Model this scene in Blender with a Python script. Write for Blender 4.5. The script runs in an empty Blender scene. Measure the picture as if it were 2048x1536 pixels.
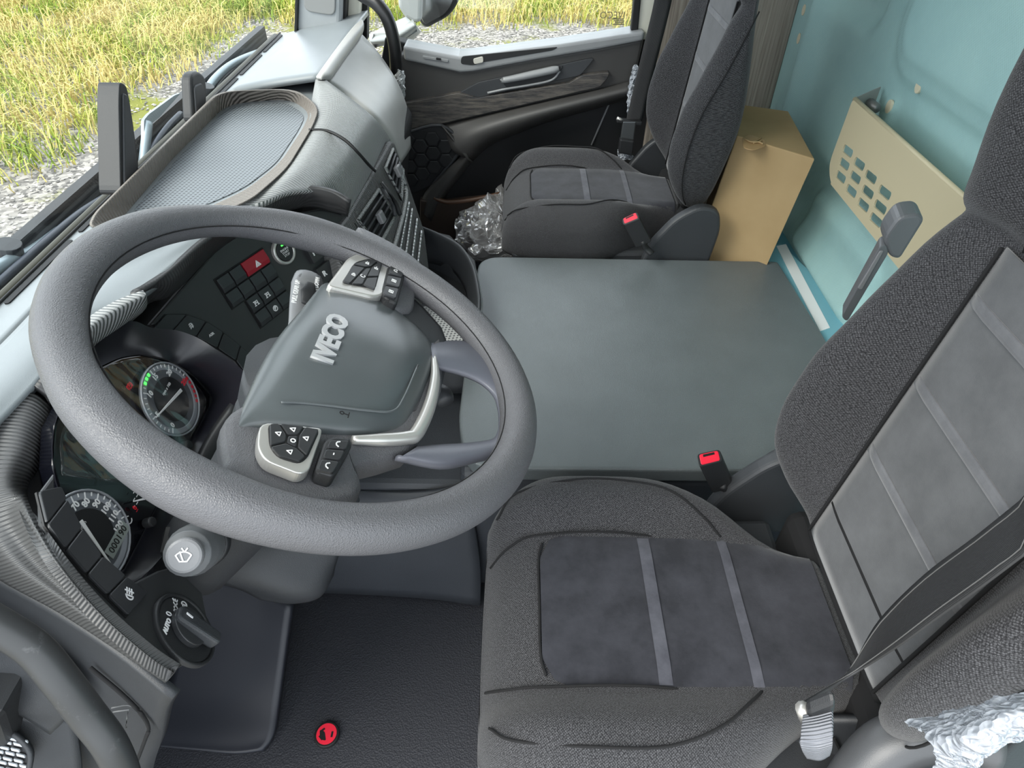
import bpy, bmesh, math, random
from mathutils import Vector, Matrix, noise
random.seed(7)
scene = bpy.context.scene
COL = scene.collection
V = Vector
# ------------------------------------------------------------------ camera
FPX = 1300.0
PITCH = math.atan2(1168, 1300)
ROLL = math.radians(1.0)
CAM = V((0, 0, 1.30))
_U0 = V((0, math.sin(PITCH), math.cos(PITCH))); FWD = V((0, math.cos(PITCH), -math.sin(PITCH))); _R0 = V((1, 0, 0))
RGT = math.cos(ROLL) * _R0 + math.sin(ROLL) * _U0
UPV = math.cos(ROLL) * _U0 - math.sin(ROLL) * _R0
cd = bpy.data.cameras.new('camera'); cam = bpy.data.objects.new('camera', cd); COL.objects.link(cam)
cd.sensor_width = 36; cd.lens = 36 * FPX / 2048; cd.clip_start = 0.02; cd.clip_end = 300
m = Matrix.Identity(4)
for i in range(3):
    m[i][0] = RGT[i]; m[i][1] = UPV[i]; m[i][2] = -FWD[i]; m[i][3] = CAM[i]
cam.matrix_world = m
scene.camera = cam
# ------------------------------------------------------------------ light
w = bpy.data.worlds.new('overcast_sky'); scene.world = w; w.use_nodes = True
bg = w.node_tree.nodes['Background']; bg.inputs[0].default_value = (0.86, 0.93, 1.0, 1); bg.inputs[1].default_value = 1.0
sd = bpy.data.lights.new('sun', 'SUN'); sd.energy = 1.6; sd.angle = math.radians(40); sd.color = (1.0, 0.96, 0.88)
sun = bpy.data.objects.new('sun', sd); COL.objects.link(sun)
sun.rotation_euler = V((0.55, 0.45, -0.75)).to_track_quat('-Z', 'Y').to_euler()
scene.view_settings.view_transform = 'Standard'; scene.view_settings.look = 'None'
scene.view_settings.gamma = 1.0; scene.view_settings.use_curve_mapping = False
scene.view_settings.exposure = 1.52
scene.cycles.max_bounces = 7; scene.cycles.diffuse_bounces = 4; scene.cycles.glossy_bounces = 3; scene.cycles.transparent_max_bounces = 8

# ------------------------------------------------------------------ helpers: places
def ray(u, v): return FWD + RGT * ((u - 1024) / FPX) - UPV * ((v - 768) / FPX)
def Z(u, v, z): d = ray(u, v); return CAM + d * ((z - CAM.z) / d.z)
def X(u, v, x): d = ray(u, v); return CAM + d * ((x - CAM.x) / d.x)
def Y(u, v, y): d = ray(u, v); return CAM + d * ((y - CAM.y) / d.y)
class Plane:
    def __init__(s, p, n): s.p = V(p); s.n = V(n).normalized()
    def at(s, u, v, off=0.0):
        d = ray(u, v); q = s.p + s.n * off
        return CAM + d * ((q - CAM).dot(s.n) / d.dot(s.n))
    def frame(s):
        a = V((0, 0, 1)).cross(s.n).normalized(); return a, s.n.cross(a)
def azel(az, el):
    az, el = math.radians(az), math.radians(el)
    return V((math.cos(el) * math.cos(az), math.cos(el) * math.sin(az), math.sin(el)))

# ------------------------------------------------------------------ helpers: materials
def lin(c): return tuple(((x / 255) / 12.92 if x / 255 <= .04045 else ((x / 255 + .055) / 1.055) ** 2.4) for x in c) + (1,)
MATS = {}
def mat(name, rgb, rough=.5, metal=0.0, spec=.5, alpha=None, trans=0, emit=None):
    if name in MATS: return MATS[name]
    mt = bpy.data.materials.new(name); mt.use_nodes = True
    b = mt.node_tree.nodes['Principled BSDF']
    b.inputs['Base Color'].default_value = lin(rgb); b.inputs['Roughness'].default_value = rough
    b.inputs['Metallic'].default_value = metal; b.inputs['Specular IOR Level'].default_value = spec
    if trans: b.inputs['Transmission Weight'].default_value = trans
    if emit: b.inputs['Emission Color'].default_value = lin(emit[0]); b.inputs['Emission Strength'].default_value = emit[1]
    MATS[name] = mt
    return mt
def N(mt, t, **kw):
    n = mt.node_tree.nodes.new(t)
    for k, v in kw.items(): setattr(n, k, v)
    return n
def L(mt, a, b): mt.node_tree.links.new(a, b)
def bsdf(mt): return mt.node_tree.nodes['Principled BSDF']
def coords(mt, kind='Object', scale=(1, 1, 1), rot=(0, 0, 0)):
    tc = N(mt, 'ShaderNodeTexCoord'); mp = N(mt, 'ShaderNodeMapping')
    mp.inputs['Scale'].default_value = scale; mp.inputs['Rotation'].default_value = rot
    L(mt, tc.outputs[kind], mp.inputs[0]); return mp.outputs[0]
def bump(mt, h, strength, dist=.002):
    b = N(mt, 'ShaderNodeBump'); b.inputs['Strength'].default_value = strength; b.inputs['Distance'].default_value = dist
    L(mt, h, b.inputs['Height']); prev = bsdf(mt).inputs['Normal']
    if prev.is_linked: L(mt, prev.links[0].from_socket, b.inputs['Normal'])
    L(mt, b.outputs[0], prev)
def mixcol(mt, fac, c1, c2):
    mx = N(mt, 'ShaderNodeMix', data_type='RGBA')
    for s, c in ((6, c1), (7, c2)):
        if isinstance(c, tuple): mx.inputs[s].default_value = c
        else: L(mt, c, mx.inputs[s])
    if isinstance(fac, float): mx.inputs[0].default_value = fac
    else: L(mt, fac, mx.inputs[0])
    return mx.outputs[2]
def ramp(mt, fac, a, b):
    r = N(mt, 'ShaderNodeMapRange'); r.inputs[1].default_value = a; r.inputs[2].default_value = b
    L(mt, fac, r.inputs[0]); return r.outputs[0]
def noise_tex(mt, vec, scale, detail=2, rough=.5):
    n = N(mt, 'ShaderNodeTexNoise'); n.inputs['Scale'].default_value = scale; n.inputs['Detail'].default_value = detail
    n.inputs['Roughness'].default_value = rough
    L(mt, vec, n.inputs['Vector']); return n.outputs['Fac']
def voro(mt, vec, scale, out='Distance', feature='F1'):
    n = N(mt, 'ShaderNodeTexVoronoi', feature=feature); n.inputs['Scale'].default_value = scale
    L(mt, vec, n.inputs['Vector']); return n.outputs[out]
def sine(mt, vec, axis, period):
    sp = N(mt, 'ShaderNodeSeparateXYZ'); L(mt, vec, sp.inputs[0])
    a = N(mt, 'ShaderNodeMath', operation='MULTIPLY'); L(mt, sp.outputs[axis], a.inputs[0]); a.inputs[1].default_value = 2 * math.pi / period
    s = N(mt, 'ShaderNodeMath', operation='SINE'); L(mt, a.outputs[0], s.inputs[0]); return s.outputs[0]
def mul(mt, a, b, op='MULTIPLY'):
    s = N(mt, 'ShaderNodeMath', operation=op)
    for i, q in enumerate((a, b)):
        if isinstance(q, (int, float)): s.inputs[i].default_value = q
        else: L(mt, q, s.inputs[i])
    return s.outputs[0]
def grained(name, rgb, rough, scale=900, strength=.25, spec=.5, dist=.0006):
    if name in MATS: return MATS[name]
    mt = mat(name, rgb, rough, spec=spec); c = coords(mt)
    bump(mt, voro(mt, c, scale), strength, dist)
    f = noise_tex(mt, c, 14, 3); k = lin(rgb)
    L(mt, mixcol(mt, f, tuple(x * .88 for x in k[:3]) + (1,), tuple(x * 1.12 for x in k[:3]) + (1,)), bsdf(mt).inputs['Base Color'])
    return mt
def ribbed(name, rgb, rough, period, axis=1, strength=.8, dist=.002, spec=.5, space='Object'):
    if name in MATS: return MATS[name]
    mt = mat(name, rgb, rough, spec=spec); c = coords(mt, space)
    bump(mt, sine(mt, c, axis, period), strength, dist); return mt
def fabric(name, dark, light, period=.0034):
    mt = mat(name, dark, .9, spec=.2); c = coords(mt, 'UV')
    vn = N(mt, 'ShaderNodeTexVoronoi'); vn.inputs['Scale'].default_value = 1 / period; vn.inputs['Randomness'].default_value = .35; vn.voronoi_dimensions = '2D'
    L(mt, coords(mt, 'UV', rot=(0, 0, math.radians(38))), vn.inputs['Vector'])
    h = mul(mt, 1.0, vn.outputs['Distance'], 'SUBTRACT')
    f = ramp(mt, h, .35, .85)
    n = noise_tex(mt, coords(mt), 900, 2)
    f2 = mul(mt, f, ramp(mt, n, .3, .75))
    L(mt, mixcol(mt, f2, lin(dark), lin(light)), bsdf(mt).inputs['Base Color'])
    bump(mt, h, .6, .0009)
    bsdf(mt).inputs['Sheen Weight'].default_value = .15
    return mt
def suede(name, a, b):
    mt = mat(name, a, .95, spec=.15); c = coords(mt)
    f = noise_tex(mt, c, 16, 6, .65); f = ramp(mt, f, .36, .66)
    L(mt, mixcol(mt, f, lin(a), lin(b)), bsdf(mt).inputs['Base Color'])
    bump(mt, noise_tex(mt, c, 700, 2), .3, .0006)
    bsdf(mt).inputs['Sheen Weight'].default_value = .25
    return mt

# ------------------------------------------------------------------ helpers: objects and meshes
def link(o, parent=None, label=None, kind=None):
    COL.objects.link(o)
    if parent is not None:
        o.parent = parent; top = parent
        if parent.type == 'EMPTY': o.matrix_parent_inverse = Matrix.Translation(-parent.location)
    if label: o['label'] = label
    if kind: o['kind'] = kind
    return o
def thing(name, label, cat, loc=(0, 0, 0), group=None, kind=None):
    o = bpy.data.objects.new(name, None); o.empty_display_size = .05; o.location = loc; COL.objects.link(o)
    o['label'] = label
    if kind: o['kind'] = kind
    if cat: o['category'] = cat
    if group: o['group'] = group
    return o
def tag(o, label, cat=None, group=None, kind=None):
    o['label'] = label
    if cat: o['category'] = cat
    if group: o['group'] = group
    if kind: o['kind'] = kind
    return o
def mk(name, vs, fs, mt, parent=None, smooth=True, uv=None, bev=0, seg=2, sub=0, solid=0, soff=-1, label=None, kind=None, angle=35):
    me = bpy.data.meshes.new(name); me.from_pydata([tuple(v) for v in vs], [], fs); me.update()
    if uv is not None:
        ul = me.uv_layers.new(name='UVMap')
        for lp in me.loops: ul.data[lp.index].uv = uv[lp.vertex_index]
    o = bpy.data.objects.new(name, me); link(o, parent, label, kind)
    if mt is not None: me.materials.append(mt)
    if smooth:
        for p in me.polygons: p.use_smooth = True
    if solid:
        q = o.modifiers.new('solid', 'SOLIDIFY'); q.thickness = solid; q.offset = soff
    if bev:
        q = o.modifiers.new('bevel', 'BEVEL'); q.width = bev; q.segments = seg; q.limit_method = 'ANGLE'; q.angle_limit = math.radians(angle)
        q.harden_normals = smooth
    if sub:
        q = o.modifiers.new('subd', 'SUBSURF'); q.levels = sub; q.render_levels = sub
    return o
def area_normal(pts):
    n = V((0, 0, 0))
    for i in range(len(pts)): n += (pts[i] - pts[0]).cross(pts[(i + 1) % len(pts)] - pts[0])
    return n.normalized()
def prism(name, pts, vec, mt, parent=None, bev=.002, uvs=None, **kw):
    """solid with face pts, thickness running along vec"""
    pts = [V(p) for p in pts]; vec = V(vec); n = len(pts)
    if area_normal(pts).dot(vec) > 0: pts = pts[::-1]
    vs = pts + [p + vec for p in pts]
    fs = [list(range(n)), list(range(2 * n - 1, n - 1, -1))] + [[i, i + n, (i + 1) % n + n, (i + 1) % n] for i in range(n)]
    nn = area_normal(pts); a = nn.orthogonal().normalized() if abs(nn.z) > .95 else V((0, 0, 1)).cross(nn).normalized(); b = nn.cross(a)
    uv = [(p.dot(a), p.dot(b)) for p in vs]
    kw.setdefault('smooth', False)
    return mk(name, vs, fs, mt, parent, uv=uv, bev=bev, **kw)
def rnd(pts, r, seg=4):
    """round the corners of a 3D polygon"""
    out = []; n = len(pts)
    for i in range(n):
        p = V(pts[i]); a = V(pts[i - 1]) - p; b = V(pts[(i + 1) % n]) - p
        rr = r[i] if isinstance(r, (list, tuple)) else r
        k = min(rr, a.length * .45, b.length * .45)
        if k < 1e-5: out.append(p); continue
        A = p + a.normalized() * k; B = p + b.normalized() * k
        for j in range(seg + 1):
            t = j / seg; out.append(A * (1 - t) ** 2 + p * 2 * t * (1 - t) + B * t * t)
    return out
def cr(p0, p1, p2, p3, t):
    return .5 * ((2 * p1) + (p2 - p0) * t + (2 * p0 - 5 * p1 + 4 * p2 - p3) * t * t + (3 * p1 - p0 - 3 * p2 + p3) * t ** 3)
def spline(pts, k, closed=False):
    pts = [V(p) for p in pts]; n = len(pts); out = []
    if k <= 1: return pts
    if closed:
        for i in range(n):
            for j in range(k): out.append(cr(pts[i - 1], pts[i], pts[(i + 1) % n], pts[(i + 2) % n], j / k))
        return out
    for i in range(n - 1):
        a = pts[i - 1] if i else 2 * pts[0] - pts[1]; d = pts[i + 2] if i + 2 < n else 2 * pts[-1] - pts[-2]
        for j in range(k): out.append(cr(a, pts[i], pts[i + 1], d, j / k))
    out.append(pts[-1]); return out
def gridmesh(name, G, mt, parent=None, closed=False, cap=False, flip=False, **kw):
    nr, nc = len(G), len(G[0]); vs = [p for row in G for p in row]; fs = []; uv = []
    um = [0.0]
    mid = G[nr // 2]
    for i in range(1, nc): um.append(um[-1] + (mid[i] - mid[i - 1]).length)
    vm = [0.0]
    for j in range(1, nr): vm.append(vm[-1] + sum((G[j][i] - G[j - 1][i]).length for i in range(nc)) / nc)
    for j in range(nr):
        for i in range(nc): uv.append((um[i], vm[j]))
    for j in range(nr - 1):
        for i in range(nc if closed else nc - 1):
            q = [j * nc + i, j * nc + (i + 1) % nc, (j + 1) * nc + (i + 1) % nc, (j + 1) * nc + i]
            fs.append(q[::-1] if flip else q)
    if cap:
        a = list(range(nc)); b = list(range((nr - 1) * nc, nr * nc))
        fs.append(a if flip else a[::-1]); fs.append(b[::-1] if flip else b)
    return mk(name, vs, fs, mt, parent, uv=uv, **kw)
def patch(name, rows, mt, parent=None, k=6, thick=.006, up=(0, 0, 1), **kw):
    """smooth sheet through a grid of points, with thickness on the far side of `up`"""
    rows = [spline(r, k) for r in rows]
    cols = [spline([rows[j][i] for j in range(len(rows))], k) for i in range(len(rows[0]))]
    G = [[cols[i][j] for i in range(len(cols))] for j in range(len(cols[0]))]
    a = G[len(G) // 2][len(G[0]) // 2]
    n = (G[len(G) // 2][len(G[0]) // 2 - 1] - a).cross(G[len(G) // 2 - 1][len(G[0]) // 2] - a)
    return gridmesh(name, G, mt, parent, flip=n.dot(V(up)) < 0, solid=thick, **kw)
def tube(name, path, r, mt, parent=None, n=12, k=6, closed=False, flat=1.0, up=None, **kw):
    pts = spline(path, k, closed); m_ = len(pts); G = []
    for i, p in enumerate(pts):
        t = (pts[(i + 1) % m_] - pts[i - 1]) if (closed or 0 < i < m_ - 1) else (pts[1] - pts[0] if i == 0 else pts[-1] - pts[-2])
        t.normalize(); u0 = V(up) if up is not None else (V((0, 0, 1)) if abs(t.z) < .9 else V((0, 1, 0)))
        s = t.cross(u0).normalized(); q = s.cross(t)
        if isinstance(r, (list, tuple)):
            f = i / max(1, m_ - (0 if closed else 1)) * (len(r) - (0 if closed else 1)); i0 = int(f) % len(r); i1 = (i0 + 1) % len(r) if closed else min(i0 + 1, len(r) - 1)
            rr = r[i0] * (1 - f % 1) + r[i1] * (f % 1)
        else: rr = r
        G.append([p + (s * math.cos(a) + q * math.sin(a) * flat) * rr for a in [2 * math.pi * j / n for j in range(n)]])
    if closed: G.append(G[0])
    return gridmesh(name, G, mt, parent, closed=True, cap=not closed, **kw)
def box(name, c, ax, ay, az, mt, parent=None, bev=.003, **kw):
    """box from its centre and three half-axis vectors"""
    c, ax, ay, az = V(c), V(ax), V(ay), V(az)
    f = [c - ax - ay - az, c + ax - ay - az, c + ax + ay - az, c - ax + ay - az]
    return prism(name, f, az * 2, mt, parent, bev=bev, **kw)
def disc(name, c, n, r, h, mt, parent=None, seg=32, bev=.001, ry=None, **kw):
    n = V(n).normalized(); a = V((0, 0, 1)).cross(n)
    a = a.normalized() if a.length > 1e-4 else V((1, 0, 0)); b = n.cross(a)
    pts = [V(c) + a * r * math.cos(t) + b * (ry or r) * math.sin(t) for t in [2 * math.pi * i / seg for i in range(seg)]]
    return prism(name, [p + n * h for p in pts], -n * h, mt, parent, bev=bev, **kw)
def ring(name, c, n, r0, r1, h, mt, parent=None, seg=40, **kw):
    n = V(n).normalized(); a = V((0, 0, 1)).cross(n).normalized(); b = n.cross(a); G = []
    prof = [(r0, 0), (r0, h * .7), (r0 + (r1 - r0) * .25, h), (r1 - (r1 - r0) * .25, h), (r1, h * .7), (r1, 0)]
    for i in range(seg + 1):
        t = 2 * math.pi * i / seg
        G.append([V(c) + (a * math.cos(t) + b * math.sin(t)) * rr + n * hh for rr, hh in prof])
    return gridmesh(name, G, mt, parent, flip=True, **kw)
def lettering(name, s, o, xd, yd, size, mt, parent=None, depth=.0006, bold=0.0, align='CENTER', **kw):
    cu = bpy.data.curves.new(name, 'FONT'); cu.body = s; cu.size = size; cu.extrude = depth; cu.offset = bold; cu.align_x = align; cu.align_y = 'CENTER'
    cu.resolution_u = 3
    t = bpy.data.objects.new(name, cu); me = bpy.data.meshes.new_from_object(t)
    bpy.data.objects.remove(t); xd = V(xd).normalized(); yd = V(yd); yd = (yd - xd * yd.dot(xd)).normalized(); nn = xd.cross(yd)
    for v in me.vertices: v.co = V(o) + xd * v.co.x + yd * v.co.y + nn * (v.co.z + depth)
    me.materials.clear(); me.materials.append(mt)
    ob = bpy.data.objects.new(name, me); link(ob, parent, kw.get('label')); return ob
def strokes(name, o, xd, yd, size, segs, mt, parent=None, w=.09, depth=.0004):
    """line symbol: polylines in a unit square, drawn as thin raised bars (one mesh)"""
    xd = V(xd).normalized(); yd = V(yd); yd = (yd - xd * yd.dot(xd)).normalized(); nn = xd.cross(yd); vs = []; fs = []
    for pl in segs:
        for (x0, y0), (x1, y1) in zip(pl, pl[1:]):
            d = V((x1 - x0, y1 - y0)); l = d.length
            if l < 1e-6: continue
            d /= l; q = V((-d.y, d.x)) * w / 2; e = d * w * .35
            c4 = [V((x0, y0)) - e + q, V((x0, y0)) - e - q, V((x1, y1)) + e - q, V((x1, y1)) + e + q]; b = len(vs)
            for h in (0, depth): vs += [V(o) + xd * (p.x - .5) * size + yd * (p.y - .5) * size + nn * h for p in c4]
            fs += [[b, b + 3, b + 2, b + 1], [b + 4, b + 5, b + 6, b + 7]] + [[b + i, b + (i + 1) % 4, b + 4 + (i + 1) % 4, b + 4 + i] for i in range(4)]
    return mk(name, vs, fs, mt, parent, smooth=False)
def arc(cx, cy, r, a0, a1, n=10): return [(cx + r * math.cos(math.radians(a0 + (a1 - a0) * i / n)), cy + r * math.sin(math.radians(a0 + (a1 - a0) * i / n))) for i in range(n + 1)]
def sstep(a, b, x): t = max(0, min(1, (x - a) / (b - a))); return t * t * (3 - 2 * t)

# ------------------------------------------------------------------ materials
M_blk = grained('black_plastic', (34, 35, 37), .5, 1200, .2)
M_dark = grained('dark_grey_plastic', (52, 54, 57), .48, 1000, .25)
M_soft = grained('soft_touch_dash', (128, 134, 137), .3, 1400, .15)
M_lid = grained('dash_lid_grey', (168, 168, 165), .36, 1400, .12)
M_rib = ribbed('ribbed_dash_trim', (150, 152, 151), .36, .0052, 1, .9, .0014)
M_ribd = ribbed('dark_ribbed_trim', (92, 92, 92), .4, .0052, 1, .9, .0014)
M_tray_wall = ribbed('ribbed_tray_wall', (128, 121, 114), .5, .0075, 1, .9, .002)
M_fascia = grained('fascia_plastic', (47, 48, 49), .4, 1500, .12)
M_btn = grained('button_plastic', (45, 46, 48), .36, 1500, .08)
M_gloss = mat('piano_black', (9, 10, 16), .12)
M_leather = mat('wheel_leather', (88, 88, 91), .42, spec=.5)
c_ = coords(M_leather); bump(M_leather, voro(M_leather, c_, 560, feature='DISTANCE_TO_EDGE'), .5, .0012); bump(M_leather, noise_tex(M_leather, c_, 420, 3), .35, .001)
M_hub = grained('airbag_cover_plastic', (78, 83, 85), .27, 1800, .06)
M_loop = grained('smooth_spoke_plastic', (92, 94, 103), .4, 1500, .06)
M_silver = mat('satin_silver', (198, 196, 192), .3, .6)
M_chrome = mat('bright_chrome', (225, 225, 228), .16, 1.0)
M_letter = mat('badge_silver', (204, 205, 207), .28, .5)
M_white = mat('white_print', (232, 232, 232), .6)
M_red = mat('red_plastic', (226, 40, 62), .4)
M_hazard = mat('hazard_red_button', (150, 22, 40), .4)
M_redp = mat('red_print', (220, 30, 50), .5)
M_green = mat('green_led', (60, 230, 70), .5, emit=((60, 235, 70), 1.2))
M_stalk = grained('stalk_grey', (118, 119, 121), .4, 1500, .08)
M_fab = fabric('woven_seat_fabric', (28, 28, 30), (104, 104, 107), .0023)
M_sued = suede('seat_suede', (36, 37, 42), (54, 55, 61))
M_sueb = suede('backrest_suede', (78, 79, 81), (92, 93, 95))
M_rib_s = suede('suede_rib', (60, 61, 68), (84, 85, 92))
M_rib_b = suede('suede_rib_light', (84, 85, 88), (106, 107, 110))
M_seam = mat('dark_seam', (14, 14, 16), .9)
M_belt = ribbed('belt_webbing', (44, 44, 45), .55, .0026, 0, .6, .0006, space='UV')
M_beltg = ribbed('belt_webbing_grey', (120, 122, 128), .6, .003, 1, .8, .0008, space='UV')
M_rubber = mat('black_rubber', (14, 14, 15), .6)
M_ribw = ribbed('ribbed_wing_trim', (78, 78, 78), .4, .0044, 0, .6, .001, space='UV')
M_ribh = ribbed('hood_dark_trim', (50, 50, 51), .45, .0048, 1, .2, .001)
# ================================================================== the setting
YR = 2.12; XB = .80
M_floor = mat('rubber_floor', (46, 47, 52), .55)
c_ = coords(M_floor); bump(M_floor, voro(M_floor, c_, 330), .5, .0015); bump(M_floor, noise_tex(M_floor, c_, 500, 3), .3, .001)
fl = box('floor', (.02, 1.06, -.03), (.80, 0, 0), (0, 1.08, 0), (0, 0, .03), M_floor, bev=.004); tag(fl, 'dark grey pebbled rubber cab floor', kind='structure')

# rear wall: one formed teal sheet
M_teal = mat('teal_fabric_panel', (176, 208, 205), .7, spec=.3)
c_ = coords(M_teal); s1 = sine(M_teal, c_, 1, .006); s2 = sine(M_teal, c_, 2, .006); h_ = mul(M_teal, s1, s2); bump(M_teal, h_, .3, .0008)
f_ = ramp(M_teal, noise_tex(M_teal, c_, 3.5, 4), .3, .7)
L(M_teal, mixcol(M_teal, f_, lin((152, 188, 188)), lin((172, 206, 202))), bsdf(M_teal).inputs['Base Color'])
def rbox_d(y, z, y0, y1, z0, z1, r):
    dx = max(y0 + r - y, 0, y - y1 + r); dz = max(z0 + r - z, 0, z - z1 + r)
    ins = min(y - y0, y1 - y, z - z0, z1 - z)
    if dx > 0 and dz > 0: return math.hypot(dx, dz) - r
    return -ins
def wall_x(y, z):
    x = XB
    d = rbox_d(y, z, -.4, 1.50, .895, 2.4, .09)          # big raised pad, with a ridge round it
    x -= .022 * (1 - sstep(-.035, 0.0, d)) - .012 * math.exp(-(d / .014) ** 2) * -1
    d = rbox_d(y, z, 1.61, 1.97, .905, 1.9, .07)         # recess beside it
    x += .030 * (1 - sstep(-.05, .01, d))
    x -= .035 * math.exp(-((y - 1.93) / .055) ** 2) * sstep(.45, .6, z)     # upright rib near the corner
    x -= .03 * (1 - sstep(.40, .50, z))                   # foot of the wall steps forward
    d = rbox_d(y, z, 1.22, 1.62, .40, .56, .04); x -= .018 * (1 - sstep(-.02, .01, d))
    d = rbox_d(y, z, 1.41, 1.47, .74, .84, .025); x -= .008 * (1 - sstep(-.012, .004, d))
    x -= .006 * math.exp(-((z - .845) / .02) ** 2) * (1 - sstep(1.30, 1.40, y))
    return x
ys = [i * .0115 for i in range(int(2.13 / .0115) + 1)]; zs = [i * .0115 for i in range(int(1.74 / .0115) + 1)]
G = [[V((wall_x(y, z), y, z)) for y in ys] for z in zs]
wr = gridmesh('wall_rear', G, M_teal, flip=True, solid=.02, soff=-1); tag(wr, 'teal formed fabric rear wall of the cab', kind='structure')
M_spot = mat('cream_spot', (214, 205, 178), .7)
for u, v, yy in ((1608, 20, 0), (1598, 77, 0), (1838, 172, 0), (1778, 213, 0)):
    p = X(u, v, XB); x = wall_x(p.y, p.z); p = X(u, v, x)
    disc('wall_plug', (p.x + .004, p.y, p.z), (-1, 0, 0), .011, .006, M_spot, wr, seg=20, ry=.014)
# blue sheet lying behind the engine cover, with a white stripe
M_sheet = mat('blue_sheet', (118, 172, 186), .45)
sh = [Z(1520, 498, .40), Z(1562, 486, .40), V((.785, 1.40, .40)), V((.785, .74, .40)), V((.66, .74, .40))]
so = prism('floor_sheet', sh, (0, 0, -.012), M_sheet, bev=.003); tag(so, 'pale blue sheet on the ledge behind the engine cover', 'sheet')
st = [Z(1553, 492, .4015), Z(1572, 488, .4015), Z(1660, 655, .4015), Z(1640, 662, .4015)]
prism('white_stripe', st, (0, 0, -.002), M_white, so, bev=0)
ledge = box('trim_3', (.73, 1.06, .19), (.06, 0, 0), (0, 1.05, 0), (0, 0, .197), mat('ledge_blue', (96, 158, 176), .6), bev=.006); tag(ledge, 'pale blue ledge along the foot of the rear wall', kind='structure')

# right side wall behind the door: pale wood-look curtain panel and pillar
M_cur = mat('streaked_taupe_panel', (150, 138, 128), .7)
c_ = coords(M_cur, 'Object', (60, 1, 1.2)); f_ = ramp(M_cur, noise_tex(M_cur, c_, 3, 5, .7), .3, .7)
L(M_cur, mixcol(M_cur, f_, lin((116, 104, 96)), lin((176, 166, 154))), bsdf(M_cur).inputs['Base Color'])
wl = prism('wall_right', [V((.42, YR, 0)), V((.80, YR, 0)), V((.80, YR, 1.6)), V((.42, YR, 1.6))], (0, .02, 0), M_cur, bev=.003); tag(wl, 'taupe streaked side panel behind the passenger seat', kind='structure')
M_cream = mat('cream_body_paint', (222, 219, 205), .4)
tp = prism('trim_1', [Y(1270, 80, 2.13), Y(1285, -60, 2.13), Y(1345, -60, 2.13), Y(1322, 80, 2.13)], (0, .05, 0), M_cream, bev=.006); tag(tp, 'cream painted pillar behind the passenger window', kind='structure')
prism('rubber_seal', [Y(1262, 62, 2.12), Y(1274, -60, 2.12), Y(1287, -60, 2.12), Y(1276, 66, 2.12)], (0, .03, 0), M_rubber, tp, bev=.003)
# right A-pillar
ap = prism('trim_2', [Y(588, 90, 1.97), Y(594, -80, 1.97), Y(685, -80, 1.97), Y(680, 90, 1.97)], (0.0, .10, 0), grained('pillar_grey', (150, 154, 156), .5, 900, .15), bev=.012, seg=3); tag(ap, 'light grey trim of the right windscreen pillar', kind='structure')
prism('inset_panel', rnd([Y(608, 22, 1.965), Y(606, -60, 1.965), Y(672, -60, 1.965), Y(670, 32, 1.965), Y(640, 28, 1.965)], .02), (0, .01, 0), mat('pillar_inset', (132, 133, 132), .5), ap, bev=.003)
prism('rubber_seal', [Y(668, 45, 2.0), Y(672, -80, 2.0), Y(696, -80, 2.0), Y(690, 45, 2.0)], (0, .08, 0), M_rubber, ap, bev=.004)
prism('rubber_seal', [Y(588, 66, 1.96), Y(592, -80, 1.96), Y(599, -80, 1.96), Y(594, 70, 1.96)], (0, .03, 0), M_rubber, ap, bev=.002)
prism('painted_frame', [Y(690, 45, 2.04), Y(694, -80, 2.04), Y(722, -80, 2.04), Y(718, 45, 2.04)], (0, .08, 0), M_cream, ap, bev=.008)
prism('window_channel', [Y(718, 82, 2.08), Y(720, -80, 2.08), Y(735, -80, 2.08), Y(734, 82, 2.08)], (0, .04, 0), M_rubber, ap, bev=.004)

# ---------------------------------------------------------------- door
M_door = grained('door_dark_plastic', (62, 61, 60), .5, 1000, .2)
M_ledge = grained('door_ledge_grey', (136, 138, 140), .34, 1300, .12)
M_pock = grained('door_pocket_black', (30, 31, 33), .6, 1000, .2)
def dy(l, y): return [Y(u, v, y) for u, v in l]
door = thing('door_1', 'black plastic passenger door with wood trim and storage pocket', None, (0, YR, .3), kind='structure')
prism('door_shell', dy([(770, 75), (917, 112), (946, 110), (1120, 88), (1290, 64), (1330, 62), (1320, 520), (780, 640), (700, 500)], 2.17), (0, .05, 0), M_pock, door, bev=.004)
# upper body
prism('upper_panel', dy([(800, 108), (920, 141), (946, 139), (1068, 117), (1200, 95), (1288, 78), (1262, 196), (1205, 200), (885, 262), (800, 285)], 2.105), (0, .07, 0), M_door, door, bev=.008, seg=3)
led = prism('sill_ledge', dy([(806, 92), (917, 113), (946, 111), (1120, 89), (1290, 63), (1287, 82), (1200, 99), (1068, 121), (946, 144), (920, 146), (808, 121)], 2.09), (0, .09, 0), M_ledge, door, bev=.008, seg=3)
prism('ledge_recess', rnd(dy([(921, 128), (923, 113), (1117, 94), (1105, 101), (968, 124), (946, 131)], 2.088), .008), (0, .004, 0), M_pock, door, bev=.001)
prism('pull_tag', rnd(dy([(946, 118), (966, 113), (967, 125), (948, 129)], 2.084), .006), (0, .006, 0), mat('tag_grey', (188, 186, 178), .5), door, bev=.001)
prism('switch_plate', rnd(dy([(845, 112), (897, 120), (896, 125), (846, 117)], 2.086), .003), (0, .006, 0), M_ledge, door, bev=.001)
prism('switch', rnd(dy([(872, 116), (882, 117.5), (882, 121), (872, 119.5)], 2.083), .002), (0, .006, 0), M_rubber, door, bev=.0005)
prism('handle_panel', rnd(dy([(918, 186), (956, 165), (1181, 117), (1188, 118), (1161, 151), (956, 195)], 2.095), .01), (0, .02, 0), M_dark, door, bev=.003)
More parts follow.
